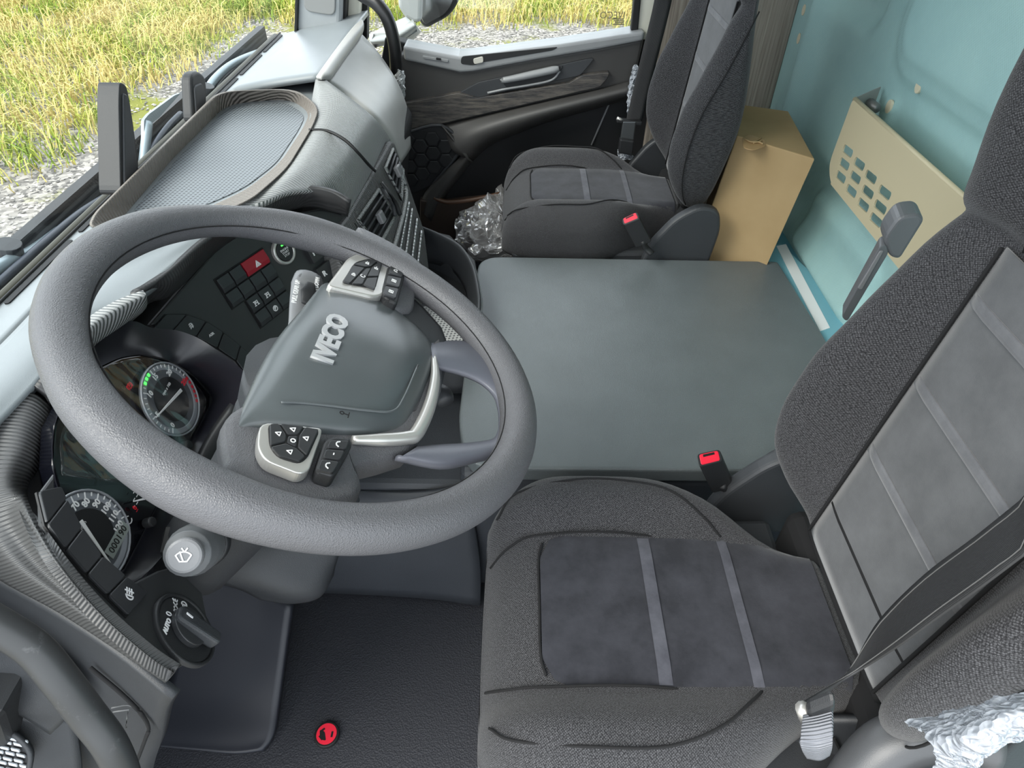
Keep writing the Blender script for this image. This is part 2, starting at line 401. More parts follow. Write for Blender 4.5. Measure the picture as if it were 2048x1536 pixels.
prism('handle_recess', rnd(dy([(1003, 158), (1118, 131), (1128, 133), (1105, 162), (1012, 177)], 2.092), .015), (0, .01, 0), M_blk, door, bev=.002)
tube('pull_handle', dy([(1004, 157), (1010, 160), (1060, 150), (1105, 140), (1118, 137)], 2.085), [.006, .009, .011, .011, .007], M_ledge, door, n=10, k=5)
tube('recess_rim', dy([(975, 186), (1012, 178), (1060, 170), (1103, 160), (1120, 142)], 2.088), .0035, M_ledge, door, n=8, k=5)
M_wood = mat('dark_woodgrain', (66, 62, 58), .45)
c_ = coords(M_wood, 'Object', (5, 1, 40), (0, math.radians(-10), 0)); f_ = ramp(M_wood, noise_tex(M_wood, c_, 3.2, 7, .72), .36, .66)
L(M_wood, mixcol(M_wood, f_, lin((40, 40, 43)), lin((98, 93, 87))), bsdf(M_wood).inputs['Base Color']); bump(M_wood, f_, .3, .001)
prism('wood_trim', rnd(dy([(800, 208), (917, 186), (956, 196), (1139, 166), (1164, 151), (1219, 144), (1216, 156), (1200, 174), (885, 247), (800, 266)], 2.085), .006), (0, .02, 0), M_wood, door, bev=.003)
# lower sweep and pocket edge
patch('armrest_sweep', [dy([(1262, 160), (1205, 176), (1100, 200), (1000, 223), (935, 238), (885, 250)], 2.095),
    dy([(1262, 176), (1205, 190), (1093, 218), (1010, 242), (950, 266), (905, 300)], 2.05),
    dy([(1262, 190), (1205, 206), (1093, 236), (1020, 263), (971, 283), (934, 318)], 2.06),
    dy([(1262, 198), (1205, 214), (1095, 245), (1024, 272), (978, 293), (942, 326)], 2.13)], M_door, door, k=5, thick=.006, up=(0, -1, .3))
patch('pocket_edge', [dy([(882, 252), (925, 300), (893, 340), (850, 385), (840, 420)], 2.07), dy([(934, 318), (935, 318), (908, 355), (878, 396), (860, 440)], 2.055), dy([(944, 326), (940, 330), (915, 362), (888, 400), (880, 450)], 2.12)], M_door, door, k=4, thick=.006, up=(0, -1, .2))
tube('pocket_lip', dy([(868, 395), (885, 402), (905, 404), (948, 399), (1000, 388)], 2.06), .008, mat('warm_plastic', (92, 66, 50), .45), door, n=8)
prism('pocket_front', dy([(840, 400), (885, 405), (1010, 392), (1010, 520), (840, 520)], 2.062), (0, .03, 0), mat('door_lower', (62, 52, 46), .5), door, bev=.004)
tube('pocket_seam', [Y(1220, 203, 2.165), Y(1183, 290, 2.165)], .003, M_ledge, door, n=6, k=2)
# loudspeaker grille of hexagonal cells
sp = prism('loudspeaker', rnd(dy([(800, 272), (881, 249), (927, 288), (922, 300), (862, 372), (800, 400)], 2.08), .01), (0, .02, 0), M_blk, door, bev=.003)
tube('speaker_frame', dy([(806, 268), (880, 250), (926, 289), (921, 302), (862, 373)], 2.078), .006, M_dark, door, n=8, k=4)
def inpoly(p, q):
    x, y = p; r = False
    for i in range(len(q)):
        (x1, y1), (x2, y2) = q[i], q[i - 1]
        if (y1 > y) != (y2 > y) and x < (x2 - x1) * (y - y1) / (y2 - y1) + x1: r = not r
    return r
spp = [(p.x, p.z) for p in dy([(808, 276), (879, 256), (918, 290), (914, 298), (862, 362), (812, 380)], 2.078)]
me_hex = None
R_ = .026
for i in range(-8, 9):
    for j in range(-8, 9):
        cx = -.27 + i * R_ * 1.56; cz = .44 + (j + (i % 2) * .5) * R_ * 1.80
        if not inpoly((cx, cz), spp): continue
        if me_hex is None:
            hx = [V((R_ * .98 * math.cos(k * math.pi / 3), 0, R_ * .98 * math.sin(k * math.pi / 3))) for k in range(6)]
            h0 = prism('grille_cell', hx, (0, -.006, 0), M_blk, sp, bev=.003); me_hex = h0.data; h = h0
        else:
            h = h0.copy(); COL.objects.link(h); h.parent = sp
        h.location = (cx, 2.079, cz)
# door glass and windscreen
M_glass = bpy.data.materials.new('clear_glass'); M_glass.use_nodes = True
nt = M_glass.node_tree; nt.nodes.clear(); out = nt.nodes.new('ShaderNodeOutputMaterial'); tr = nt.nodes.new('ShaderNodeBsdfTransparent'); gl = nt.nodes.new('ShaderNodeBsdfGlossy'); mx = nt.nodes.new('ShaderNodeMixShader')
tr.inputs[0].default_value = (.97, .985, .98, 1); gl.inputs['Roughness'].default_value = .02; mx.inputs[0].default_value = .04
nt.links.new(tr.outputs[0], mx.inputs[1]); nt.links.new(gl.outputs[0], mx.inputs[2]); nt.links.new(mx.outputs[0], out.inputs[0])
w2 = prism('window_2', dy([(735, 85), (917, 114), (946, 112), (1120, 90), (1272, 66), (1290, -90), (735, -90)], 2.14), (0, .005, 0), M_glass, bev=0); tag(w2, 'clear passenger door window', kind='structure')
etch = mat('etched_print', (120, 116, 84), .7)
q = lambda u, v: Y(u, v, 2.138)
lettering('etched_name', 'IVECO', q(1225, 31), q(1200, 31) - q(1250, 31), (0, 0, 1), .026, etch, w2, depth=.0003)
for k_ in range(4): strokes('etched_line', q(1236 + k_ % 2, 38 + k_ * 3.6), (-1, 0, 0), (0, 0, 1), .04, [[(.1, .5), (.9 - .1 * (k_ % 3), .5)]], etch, w2, w=.08)
WS = Plane((-.655, 1.0, .82), (.97, 0, .24))
wsf = [V((-.668 + (z - .82) * .22, y, z)) for z, y in ((.80, .02), (.80, 1.97), (1.75, 1.90), (1.75, .08))]
w1 = prism('window_1', wsf, (-.006, 0, 0), M_glass, bev=0); tag(w1, 'clear windscreen above the dashboard', kind='structure')

# roof lining over the cab, with the header above the windscreen and the side windows
M_roof = grained('pale_headliner', (196, 196, 192), .9, 400, .2)
ceil_ = patch('ceiling', [[V((-.47, y, 1.66)) for y in (.04, .6, 1.06, 1.6, 2.10)], [V((-.10, y, 1.73 + (.03 if .3 < y < 1.9 else 0))) for y in (.02, .6, 1.06, 1.6, 2.12)], [V((.40, y, 1.75 + (.03 if .3 < y < 1.9 else 0))) for y in (.02, .6, 1.06, 1.6, 2.12)], [V((.82, y, 1.74)) for y in (.02, .6, 1.06, 1.6, 2.12)]], M_roof, None, k=5, thick=.03, up=(0, 0, -1)); tag(ceil_, 'pale grey fabric roof lining of the cab', kind='structure')
hd_ = prism('trim_4', [V((-.47, 2.10, 1.50)), V((.80, 2.12, 1.50)), V((.80, 2.12, 1.76)), V((-.47, 2.10, 1.68))], (0, .03, 0), M_roof, bev=.004); tag(hd_, 'pale header above the passenger door window', kind='structure')
# ---------------------------------------------------------------- outside
GZ = -1.3
M_gr = mat('gravel_ground', (120, 116, 110), .95, spec=.2)
c_ = coords(M_gr, 'Object'); cells = voro(M_gr, c_, 26, 'Color'); d_ = voro(M_gr, c_, 26)
sepc = N(M_gr, 'ShaderNodeSeparateColor'); L(M_gr, cells, sepc.inputs[0])
stone = mixcol(M_gr, sepc.outputs[0], lin((82, 80, 78)), lin((166, 161, 154)))
big = noise_tex(M_gr, c_, .8, 5, .6)
soil = mixcol(M_gr, ramp(M_gr, big, .52, .62), stone, lin((116, 118, 56)))
L(M_gr, soil, bsdf(M_gr).inputs['Base Color']); bump(M_gr, d_, -.8, .03)
gnd = prism('ground', [V((-30, -8, GZ)), V((20, -8, GZ)), V((20, 45, GZ)), V((-30, 45, GZ))], (0, 0, -.1), M_gr, bev=0); tag(gnd, 'grey gravel yard outside the cab', kind='structure')
def grass_amount(x, y):
    n = noise.noise(V((x * .8, y * .8, 3))) * .9 + noise.noise(V((x * 2.4, y * 2.4, 8))) * .35
    xb = -4.9 + .95 * sstep(4.0, 7.4, y)
    a = sstep(.15, -.75, x - xb + n * .55) if x < 0 else 0       # in front of the cab
    b = sstep(10.8, 11.5, y + n * .35)
    return max(a, b), n
gm = [mat('grass_yellow_green', (152, 158, 66), .8, spec=.2), mat('grass_straw', (198, 180, 116), .85, spec=.2), mat('grass_green', (118, 140, 54), .8, spec=.2), mat('grass_pale', (184, 182, 108), .8, spec=.2)]
vs = []; fs = []; ms = []
rg = random.Random(3)
def blade(x, y, h, wd, mi):
    a = rg.uniform(0, 6.283); ln = rg.uniform(.3, 1.3) * h; dx, dy_ = math.cos(a), math.sin(a); b = len(vs); px, py_ = -dy_ * wd, dx * wd
    vs.extend([(x - px, y - py_, GZ), (x + px, y + py_, GZ), (x + dx * ln * .4 + px * .7, y + dy_ * ln * .4 + py_ * .7, GZ + h * .7), (x + dx * ln * .4 - px * .7, y + dy_ * ln * .4 - py_ * .7, GZ + h * .7), (x + dx * ln, y + dy_ * ln, GZ + h * rg.uniform(.5, 1.0))])
    fs.append((b, b + 1, b + 2, b + 3)); fs.append((b + 3, b + 2, b + 4)); ms.extend((mi, mi))
for i in range(115000):
    if i % 5 < 3: x = rg.uniform(-13, -3.0); y = rg.uniform(2.0, 19)
    else: x = rg.uniform(-6, 5.5); y = rg.uniform(9.2, 20)
    # keep to what the windows can show
    g, n = grass_amount(x, y)
    if rg.random() > g: continue
    t = noise.noise(V((x * .9, y * .9, 21))) + noise.noise(V((x * 3, y * 3, 5))) * .6
    r_ = rg.random() * .9 - .45 + t
    mi = 1 if r_ > .16 else (3 if r_ > -.12 else (0 if r_ > -.42 else 2))
    edge = .35 + .65 * sstep(.2, 1, g)
    blade(x, y, rg.uniform(.10, .30) * edge * (1.25 if mi == 1 else 1), rg.uniform(.005, .011), mi)
me = bpy.data.meshes.new('grass'); me.from_pydata(vs, [], fs); me.update()
for q_ in gm: me.materials.append(q_)
me.polygons.foreach_set('material_index', ms)
go = bpy.data.objects.new('grass', me); COL.objects.link(go); tag(go, 'rough yellow green grass beyond the gravel', 'grass', kind='stuff')
M_st = mat('gravel_stone', (150, 146, 140), .9, spec=.2)
oi = N(M_st, 'ShaderNodeNewGeometry'); L(M_st, mixcol(M_st, oi.outputs['Random Per Island'], lin((92, 90, 88)), lin((186, 181, 174))), bsdf(M_st).inputs['Base Color'])
vs = []; fs = []
for i in range(26000):
    if i % 2: x = rg.uniform(-7, -1.2); y = rg.uniform(1.4, 12)
    else: x = rg.uniform(-3, 3.6); y = rg.uniform(4.5, 11)
    g, n = grass_amount(x, y)
    if rg.random() < g * 1.3: continue
    s = rg.uniform(.010, .026); b = len(vs); a0 = rg.uniform(0, 6.28)
    for k_ in range(4): vs.append((x + s * rg.uniform(.7, 1.3) * math.cos(a0 + k_ * 1.57), y + s * rg.uniform(.7, 1.3) * math.sin(a0 + k_ * 1.57), GZ + s * rg.uniform(.1, .4)))
    vs.append((x + s * rg.uniform(-.3, .3), y + s * rg.uniform(-.3, .3), GZ + s * rg.uniform(.6, 1.0)))
    fs += [(b + k_, b + (k_ + 1) % 4, b + 4) for k_ in range(4)]
me = bpy.data.meshes.new('gravel'); me.from_pydata(vs, [], fs); me.update(); me.materials.append(M_st)
so_ = bpy.data.objects.new('gravel', me); COL.objects.link(so_); tag(so_, 'loose grey gravel stones outside the cab', 'gravel', kind='stuff')
# outside mirror
mr = thing('door_mirror', 'grey outside mirror on an arm seen through the passenger window', 'mirror', tuple(Y(830, 60, 2.5)))
M_mh = grained('mirror_housing_grey', (168, 172, 172), .45, 900, .15)
patch('arm', [[Y(738, 68, 2.36), Y(775, 50, 2.36), Y(812, 33, 2.36)], [Y(742, 85, 2.30), Y(785, 78, 2.26), Y(830, 50, 2.28)], [Y(770, 92, 2.36), Y(815, 88, 2.34), Y(842, 64, 2.34)]], M_mh, mr, k=5, thick=.03, up=(0, -1, 1))
prism('bracket', [Y(795, -60, 2.42), Y(796, 15, 2.42), Y(810, 36, 2.42), Y(828, 46, 2.42), Y(842, 45, 2.42), Y(845, -60, 2.42)], (0, .05, 0), M_mh, mr, bev=.012, seg=3)
prism('housing', rnd([Y(838, -60, 2.5), Y(838, 45, 2.5), Y(852, 58, 2.5), Y(900, 32, 2.5), Y(920, 0, 2.5), Y(926, -60, 2.5)], .04), (0, .12, 0), M_blk, mr, bev=.012, seg=3)
prism('mirror_glass', rnd([Y(851, -60, 2.494), Y(842, 38, 2.494), Y(850, 50, 2.494), Y(892, 27, 2.494), Y(908, 0, 2.494), Y(913, -60, 2.494)], .03), (0, .008, 0), mat('mirror_glass', (190, 190, 190), .12, .95), mr, bev=.002)
# ================================================================== engine tunnel and its cover
M_cover = grained('cover_mat_grey', (94, 100, 102), .36, 620, .45)
M_tun = grained('tunnel_grey', (52, 55, 60), .5, 500, .3)
tun = thing('engine_tunnel', 'dark grey engine tunnel rising between the two seats', 'engine tunnel', (.3, 1.13, 0))
box('tunnel_body', (.29, 1.125, .19), (.385, 0, 0), (0, .352, 0), (0, 0, .19), M_tun, tun, bev=.02, seg=3)
patch('tunnel_flank', [[V((-.80, .80, .30)), V((-.45, .80, .30)), V((-.2, .79, .30)), V((-.08, .78, .34))], [V((-.80, .76, .14)), V((-.45, .76, .14)), V((-.2, .755, .14)), V((-.06, .745, .14))], [V((-.80, .745, .02)), V((-.45, .742, .015)), V((-.2, .735, .012)), V((-.06, .72, .01))]], M_tun, tun, k=5, thick=.01, up=(0, -1, .3))
box('tunnel_front', (-.43, 1.13, .16), (.36, 0, 0), (0, .33, 0), (0, 0, .15), M_tun, tun, bev=.02, seg=3)
cv = rnd([Z(958, 512, .42), Z(1556, 522, .42), Z(1646, 668, .42), V((.694, .765, .42)), Z(940, 936, .42), Z(915, 850, .42)], [.06, .012, .01, .01, .05, .06], 6)
ec = prism('engine_cover', cv, (0, 0, -.035), M_cover, bev=.006, seg=3); tag(ec, 'flat grey textured engine cover mat between the seats', 'engine cover')

# ================================================================== seats (one model, set out twice)
YC = .452
def cush_w(x):
    w = .232
    if x < .10: w = .232 - .085 * (1 - math.sqrt(max(0, 1 - ((.10 - x) / .14) ** 2)))
    if x > .20: w = .232 - .125 * sstep(.20, .44, x)
    return w
def cush_z(x, y):
    q = abs(y - YC) / cush_w(x)
    z = .498 + .036 * sstep(.105, .16, abs(y - YC))
    if q > .72: z -= .075 * (1 - math.sqrt(max(0, 1 - ((q - .72) / .28) ** 2)))
    if x < .07: z -= .11 * (1 - math.sqrt(max(0, 1 - ((.07 - x) / .107) ** 2)))
    z -= .012 * sstep(.25, .45, x)
    return z
def drape(x, y, off=.0015): return V((x, y, cush_z(x, y) + off))
def xc(z): return .440 + (z - .51) * .088
def lerp_t(t, tab):
    if t <= tab[0][0]: return tab[0][1]
    for (a, b), (c, d) in zip(tab, tab[1:]):
        if t <= c: s = (t - a) / (c - a); s = s * s * (3 - 2 * s); return b + (d - b) * s
    return tab[-1][1]
XBOL = [(.50, .41), (.56, .378), (.62, .362), (.69, .361), (.77, .376), (.85, .409), (.93, .438), (.98, .455), (1.02, .445), (1.10, .425), (1.2, .418), (1.34, .44), (1.4, .48)]
WBOL = [(.50, .15), (.53, .172), (.57, .195), (.62, .211), (.68, .220), (.80, .222), (.90, .218), (.985, .205), (1.02, .198), (1.1, .185), (1.25, .165), (1.38, .12)]
XREAR = [(.50, .50), (.57, .515), (.75, .535), (1.0, .515), (1.1, .53), (1.3, .54), (1.4, .52)]
def back_front(y, z):
    q = abs(y - YC); w = lerp_t(z, WBOL); b = lerp_t(z, XBOL); c = xc(z) - (.0 if z < 1.0 else .05 * sstep(1.0, 1.12, z))
    x = c + (b - c) * sstep(.118 if z < 1 else .09, .192 if z < 1 else .15, q)
    if q > w - .05: x += .055 * (1 - math.sqrt(max(0, 1 - ((q - w + .05) / .05) ** 2)))
    return x
def make_seat(name, label, cat, loc):
    t = thing(name, label, cat, loc)
    # cushion body
    G = []
    xs = [-.036, -.034, -.028, -.018, -.005, .012, .032, .055, .08, .11, .15, .19, .23, .27, .31, .35, .39, .43, .46]
    qs = [-1, -.995, -.985, -.965, -.93, -.88, -.82, -.75, -.68, -.60, -.52, -.46, -.4, -.3, -.2, -.1]
    qs = qs + [0] + [-q for q in qs[::-1]]
    for x in xs:
        w = cush_w(x); row = [V((x, YC + w * -.97, .365)), V((x, YC - w, .40))]
        row += [V((x, YC + w * q, max(.42, cush_z(x, YC + w * q)))) for q in qs]
        row += [V((x, YC + w, .40)), V((x, YC + w * .97, .365))]
        G.append(row)
    cu = gridmesh('cushion', G, M_fab, t, closed=True, cap=True, flip=True, sub=1)
    # suede insert with two ribs
    def lay(nm, x0, x1, y0, y1, mt, off, nx=14, ny=14, rr=0, par=cu, bow=0):
        Gs = []
        for i in range(nx + 1):
            x = x0 + (x1 - x0) * i / nx; row = []
            cut = 0
            if rr and x - x0 < rr: cut = rr - math.sqrt(max(0, rr * rr - (rr - x + x0) ** 2))
            for j in range(ny + 1):
                y = (y0 + cut) + (y1 - y0 - 2 * cut) * j / ny; s = min(j, ny - j) / 2
                row.append(drape(x + bow * math.sin(math.pi * j / ny), y, off * (.35 + .65 * min(1, s))))
            Gs.append(row)
        return gridmesh(nm, Gs, mt, par, flip=True)
    lay('suede_insert', .044, .435, .344, .560, M_sued, .004, 26, 18, rr=.035)
    lay('suede_rib', .186, .203, .346, .558, M_rib_s, .0062, 4, 16)
    lay('suede_rib', .302, .316, .346, .558, M_rib_s, .0062, 4, 16)
    def seam(pts, par=cu, r=.0018): tube('seam', [drape(x, y, .0026) for x, y in pts], r, M_seam, par, n=6, k=5)
    seam([(-.028, .545), (.0, .556), (.05, .562), (.2, .562), (.43, .561)]); seam([(-.028, .36), (.0, .348), (.05, .342), (.2, .342), (.43, .343)])
    seam([(.048, .356), (.042, .385), (.042, .45), (.042, .52), (.048, .548)])
    seam([(-.02, .60), (.01, .628), (.10, .640), (.18, .638), (.24, .618), (.285, .585), (.31, .563)])
    seam([(-.02, .30), (.01, .276), (.10, .264), (.18, .266), (.24, .286), (.285, .320), (.31, .341)])
    # backrest
    zs_ = [.505, .512, .525, .55, .58, .62, .66, .70, .74, .78, .82, .86, .90, .94, .97, .985, .995, 1.01, 1.03, 1.06, 1.10, 1.15, 1.20, 1.25, 1.30, 1.34, 1.37, 1.385]
    G = []
    for z in zs_:
        w = lerp_t(z, WBOL); xr = lerp_t(z, XREAR)
        qs2 = [-1, -.985, -.95, -.9, -.85, -.80, -.74, -.68, -.62, -.57, -.53, -.48, -.4, -.2, 0]; qs2 = qs2 + [-q for q in qs2[:-1][::-1]]
        row = [V((xr, YC - w * .82, z)), V((xr - .02, YC - w * .95, z)), V((xr - .03, YC - w * 1.0, z))]
        pin = .012 if abs(z - .985) < .005 else 0
        row += [V((min(xr - .022, back_front(YC + w * q, z) + pin), YC + w * q, z)) for q in qs2]
        row += [V((xr - .03, YC + w, z)), V((xr - .02, YC + w * .95, z)), V((xr, YC + w * .82, z))]
        G.append(row)
    bk = gridmesh('backrest', G, M_fab, t, closed=True, cap=True, flip=False, sub=1)
    def layb(nm, z0, z1, y0, y1, mt, off, nz=20, ny=14, par=bk):
        Gs = []
        for i in range(nz + 1):
            z = z0 + (z1 - z0) * i / nz
            row = []
            for j in range(ny + 1):
                y = y0 + (y1 - y0) * j / ny; s = min(1, min(j, ny - j) / 1.5)
                row.append(V((back_front(y, z) - off * (.45 + .55 * s), y, z)))
            Gs.append(row)
        return gridmesh(nm, Gs, mt, par, flip=True, solid=.003, soff=-1)
    layb('suede_insert', .515, .982, .338, .566, M_sueb, .004, 26)
    layb('suede_insert', .990, 1.25, .365, .54, M_sueb, .004, 14)
    for z in (.583, .692, .806, .918): layb('suede_rib', z, z + .013 if z > .6 else z + .004, .340, .564, M_rib_b if z > .6 else M_seam, .0065 if z > .6 else .005, 3)
    for sgn in (-1, 1):
        tube('seam', [V((back_front(YC + sgn * .116, z) - .004, YC + sgn * .116, z)) for z in (.515, .58, .66, .74, .82, .90, .98)], .0022, M_seam, bk, n=6, k=3)
        tube('seam', [V((back_front(YC + sgn * .09, z) - .004, YC + sgn * .09, z)) for z in (.99, 1.06, 1.12, 1.2, 1.26)], .0016, M_seam, bk, n=6, k=3)
        zz = (.53, .56, .62, .70, .78, .86, .94, .98)
        tube('seam', [V((lerp_t(z, XBOL) + .045, YC + sgn * (lerp_t(z, WBOL) + .0005), z)) for z in zz], .0016, M_seam, bk, n=6, k=3)
    # hinge covers and base
    hc = []
    for sgn in (-1, 1):
        yy = YC + sgn * .222
        pts = rnd([V((.33, yy, .40)), V((.35, yy, .46)), V((.40, yy, .53)), V((.455, yy, .565)), V((.505, yy, .555)), V((.52, yy, .50)), V((.505, yy, .36)), V((.36, yy, .34))], .025)
        prism('hinge_cover', pts, (0, sgn * .028, 0), M_dark, t, bev=.008, seg=3)
    box('seat_base', (.22, YC, .30), (.22, 0, 0), (0, .19, 0), (0, 0, .07), M_blk, t, bev=.02)
    box('seat_pedestal', (.24, YC, .115), (.16, 0, 0), (0, .15, 0), (0, 0, .115), M_blk, t, bev=.02)
    prism('base_skirt', [V((-.01, YC - .205, .40)), V((.44, YC - .19, .40)), V((.44, YC - .19, .30)), V((.02, YC - .205, .30))], (0, .41, 0), M_dark, t, bev=.01)
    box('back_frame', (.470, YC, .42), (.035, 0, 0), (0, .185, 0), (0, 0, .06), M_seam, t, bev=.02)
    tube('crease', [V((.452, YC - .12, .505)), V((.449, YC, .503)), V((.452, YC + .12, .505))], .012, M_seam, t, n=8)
    return t
def copy_tree(o, parent=None):
    c = o.copy(); COL.objects.link(c); c.parent = parent
    c.matrix_parent_inverse = o.matrix_parent_inverse.copy()
    for ch in list(o.children): copy_tree(ch, c)
    return c
seat = make_seat('truck_seat', 'dark grey driver seat nearest the camera, behind the steering wheel', 'seat', (.24, YC, 0))
seat['group'] = 'cab seats'
ps = copy_tree(seat); ps.location.y += 1.28
ps['label'] = 'dark grey passenger seat beside the far door and cardboard box'
# ================================================================== dashboard
CL = Plane((-.443, .607, .717), azel(0, 20))
FAS = Plane(Z(487.9, 600.2, .70), azel(-26, 22))
LW = Plane(Z(368, 1262, .705), azel(26, 24))
STK = Plane(Z(740, 400, .70), azel(-8, 20))
dash = thing('dashboard', 'dark grey wraparound dashboard with ribbed trim under the windscreen', 'dashboard', (-.45, 1.0, .3))
def zz(l): return [Z(*p) for p in l]
# front strip along the windscreen with defroster slots
WY = (.05, .5, 1.0, 1.5, 1.97)
patch('windscreen_strip', [[V((-.664, y, .800)) for y in WY], [V((-.656, y, .812)) for y in WY], [V((-.632, y, .816)) for y in WY], [V((-.595, y, .825)) for y in WY]], M_soft, dash, k=4, thick=.02)
for i in range(10):
    y0 = .12 + i * .185
    prism('defroster_slot', rnd([V((-.648, y0, .8165)), V((-.641, y0, .8165)), V((-.641, y0 + .16, .8165)), V((-.648, y0 + .16, .8165))], .003), (0, 0, -.004), M_rubber, dash, bev=0)
tube('glass_seal', [V((-.670, y, .806)) for y in WY], .0075, mat('seal_olive', (58, 56, 44), .5), dash, n=8, k=4)
tube('glass_seal', [V((-.655, y, .815)) for y in WY], .0022, M_rubber, dash, n=6, k=4)
prism('scuttle_panel', [V((-.675, .02, .78)), V((-.675, 2.0, .78)), V((-.86, 1.9, .70)), V((-.86, .1, .70))], (0, 0, -.02), M_dark, dash, bev=.004)
box('pad_core', (-.535, 1.475, .775), (.105, 0, 0), (0, .475, 0), (0, 0, .04), M_soft, dash, bev=.01)
# top pad in front of the driver
patch('top_pad', [zz([(-120, 800, .828), (0, 690, .828), (90, 595, .828), (185, 490, .828), (300, 440, .828), (420, 400, .828)]),
    zz([(-100, 880, .832), (20, 745, .832), (110, 655, .834), (215, 560, .836), (310, 505, .836), (440, 430, .836)]),
    zz([(-90, 930, .822), (70, 770, .822), (165, 648, .828), (285, 583, .828), (400, 490, .828), (530, 410, .828)])], M_soft, dash, k=6, thick=.012)
# hood band over the instruments
patch('hood_band', [zz([(70, 770, .823), (165, 648, .829), (240, 598, .829), (288, 583, .829), (345, 537, .829), (405, 488, .829), (470, 445, .829), (530, 408, .829), (600, 377, .825), (655, 380, .818), (698, 405, .80)]),
    zz([(110, 800, .805), (160, 675, .818), (245, 625, .815), (294, 588, .815), (350, 562, .812), (412, 500, .812), (475, 458, .812), (535, 423, .812), (603, 395, .808), (662, 400, .80), (697, 418, .785)]),
    zz([(115, 830, .775), (165, 700, .785), (258, 645, .785), (300, 606, .785), (345, 590, .782), (425, 510, .782), (482, 470, .782), (538, 438, .782), (608, 415, .78), (668, 425, .772), (696, 434, .76)])], M_ribh, dash, k=5, thick=.008, up=(1, 0, .6))
# overhanging visor tip
patch('visor', [zz([(120, 700, .832), (170, 640, .834), (230, 602, .834), (286, 580, .832)]), zz([(135, 735, .828), (180, 660, .83), (240, 618, .83), (293, 592, .828)]), zz([(150, 755, .80), (185, 690, .802), (245, 645, .802), (294, 612, .80)]), zz([(150, 765, .775), (190, 705, .775), (250, 655, .775), (285, 625, .775)])], M_rib, dash, k=5, thick=.008, up=(1, 0, .8))
# tray on top
tr_o = [(178, 455), (190, 425), (330, 285), (432, 186), (458, 176), (592, 177), (634, 205), (630, 240), (575, 335), (520, 392), (420, 430), (300, 460)]
tr_i = [(232, 452), (262, 415), (335, 332), (368, 292), (452, 212), (470, 200), (580, 195), (618, 222), (606, 255), (560, 322), (500, 372), (400, 420)]
tr_o = [(174, 458), (186, 428), (330, 285), (436, 182), (592, 177), (640, 214), (628, 250), (575, 338), (500, 404), (400, 440)]
tr_i = [(228, 456), (258, 420), (345, 318), (455, 208), (580, 197), (620, 226), (606, 256), (560, 326), (492, 380), (395, 424)]
hz_ = [.868, .868, .868, .868, .862, .852, .848, .846, .846, .846]
def lvl(pts, zs, f=1.0): return rnd([Z(u, v, z) for (u, v), z in zip(pts, zs)], [.03, .02, .02, .045, .045, .04, .03, .04, .03, .03], 5)
tw = [(a * .82 + c * .18, b * .82 + d * .18) for (a, b), (c, d) in zip(tr_o, tr_i)]
tw = [((a, b) if k_ > 3 else (tr_o[k_][0] + 9, tr_o[k_][1] + 1)) for k_, (a, b) in enumerate(tw)]
ringrows = [lvl(tr_o, [.815] * 10), lvl(tr_o, [h - .004 for h in hz_]), lvl([((a + c) / 2, (b + d) / 2) for (a, b), (c, d) in zip(tr_o, tw)], hz_), lvl(tw, [h - .003 for h in hz_]), lvl(tr_i, [.834] * 10)]
tray = gridmesh('tray_rim', ringrows, M_tray_wall, dash, closed=True, flip=True)
M_perf = mat('perforated_tray', (118, 124, 128), .4)
c_ = coords(M_perf, 'UV'); s1 = sine(M_perf, c_, 0, .011); s2 = sine(M_perf, c_, 1, .008); pf = ramp(M_perf, mul(M_perf, s1, s2), .25, .55)
L(M_perf, mixcol(M_perf, pf, lin((112, 118, 122)), lin((38, 40, 43))), bsdf(M_perf).inputs['Base Color']); bump(M_perf, pf, -.6, .002)
prism('tray_floor', lvl(tr_i, [.834] * 10), (0, 0, -.008), M_soft, dash, bev=0)
cen = V((0, 0, 0))
pin = [Z(u, v, .8355) for u, v in tr_i]
for p in pin: cen += p / len(pin)
prism('tray_mat', rnd([cen + (p - cen) * .93 for p in pin], .03, 5), (0, 0, -.004), M_perf, tray, bev=0)
# top pad towards the passenger side
patch('top_pad_far', [zz([(455, 182, .832), (530, 120, .828), (600, 58, .825), (640, 20, .82)]), zz([(540, 165, .842), (600, 105, .842), (655, 50, .84), (700, 12, .835)]), zz([(640, 150, .856), (675, 100, .858), (715, 45, .858), (735, 20, .85)])], M_soft, dash, k=6, thick=.012)
patch('pad_lip', [zz([(632, 153, .857), (670, 100, .859), (705, 55, .859), (724, 38, .858)]), zz([(645, 155, .857), (682, 102, .859), (716, 60, .859), (728, 48, .856)]), zz([(658, 162, .842), (692, 112, .843), (722, 72, .843), (727, 62, .842)]), zz([(655, 166, .832), (690, 118, .832), (718, 78, .832), (722, 70, .832)])], M_lid, dash, k=5, thick=.006, up=(1, 0, 1))
patch('glovebox_lid', [zz([(656, 164, .835), (690, 114, .835), (722, 66, .835)]), zz([(690, 190, .80), (728, 130, .80), (757, 105, .795)]), zz([(735, 225, .77), (770, 170, .755), (790, 155, .74)]), zz([(762, 252, .735), (800, 205, .70), (808, 195, .68)]), zz([(785, 285, .69), (812, 240, .63), (818, 232, .61)]), zz([(800, 330, .62), (820, 300, .55), (822, 290, .54)])], M_lid, dash, k=6, thick=.012, up=(1, 0, .6))
prism('glovebox_body', [V((-.40, 1.50, .80)), V((-.30, 1.50, .62)), V((-.34, 1.50, .40)), V((-.60, 1.50, .40)), V((-.60, 1.50, .80))], (0, .42, 0), M_blk, dash, bev=.01)
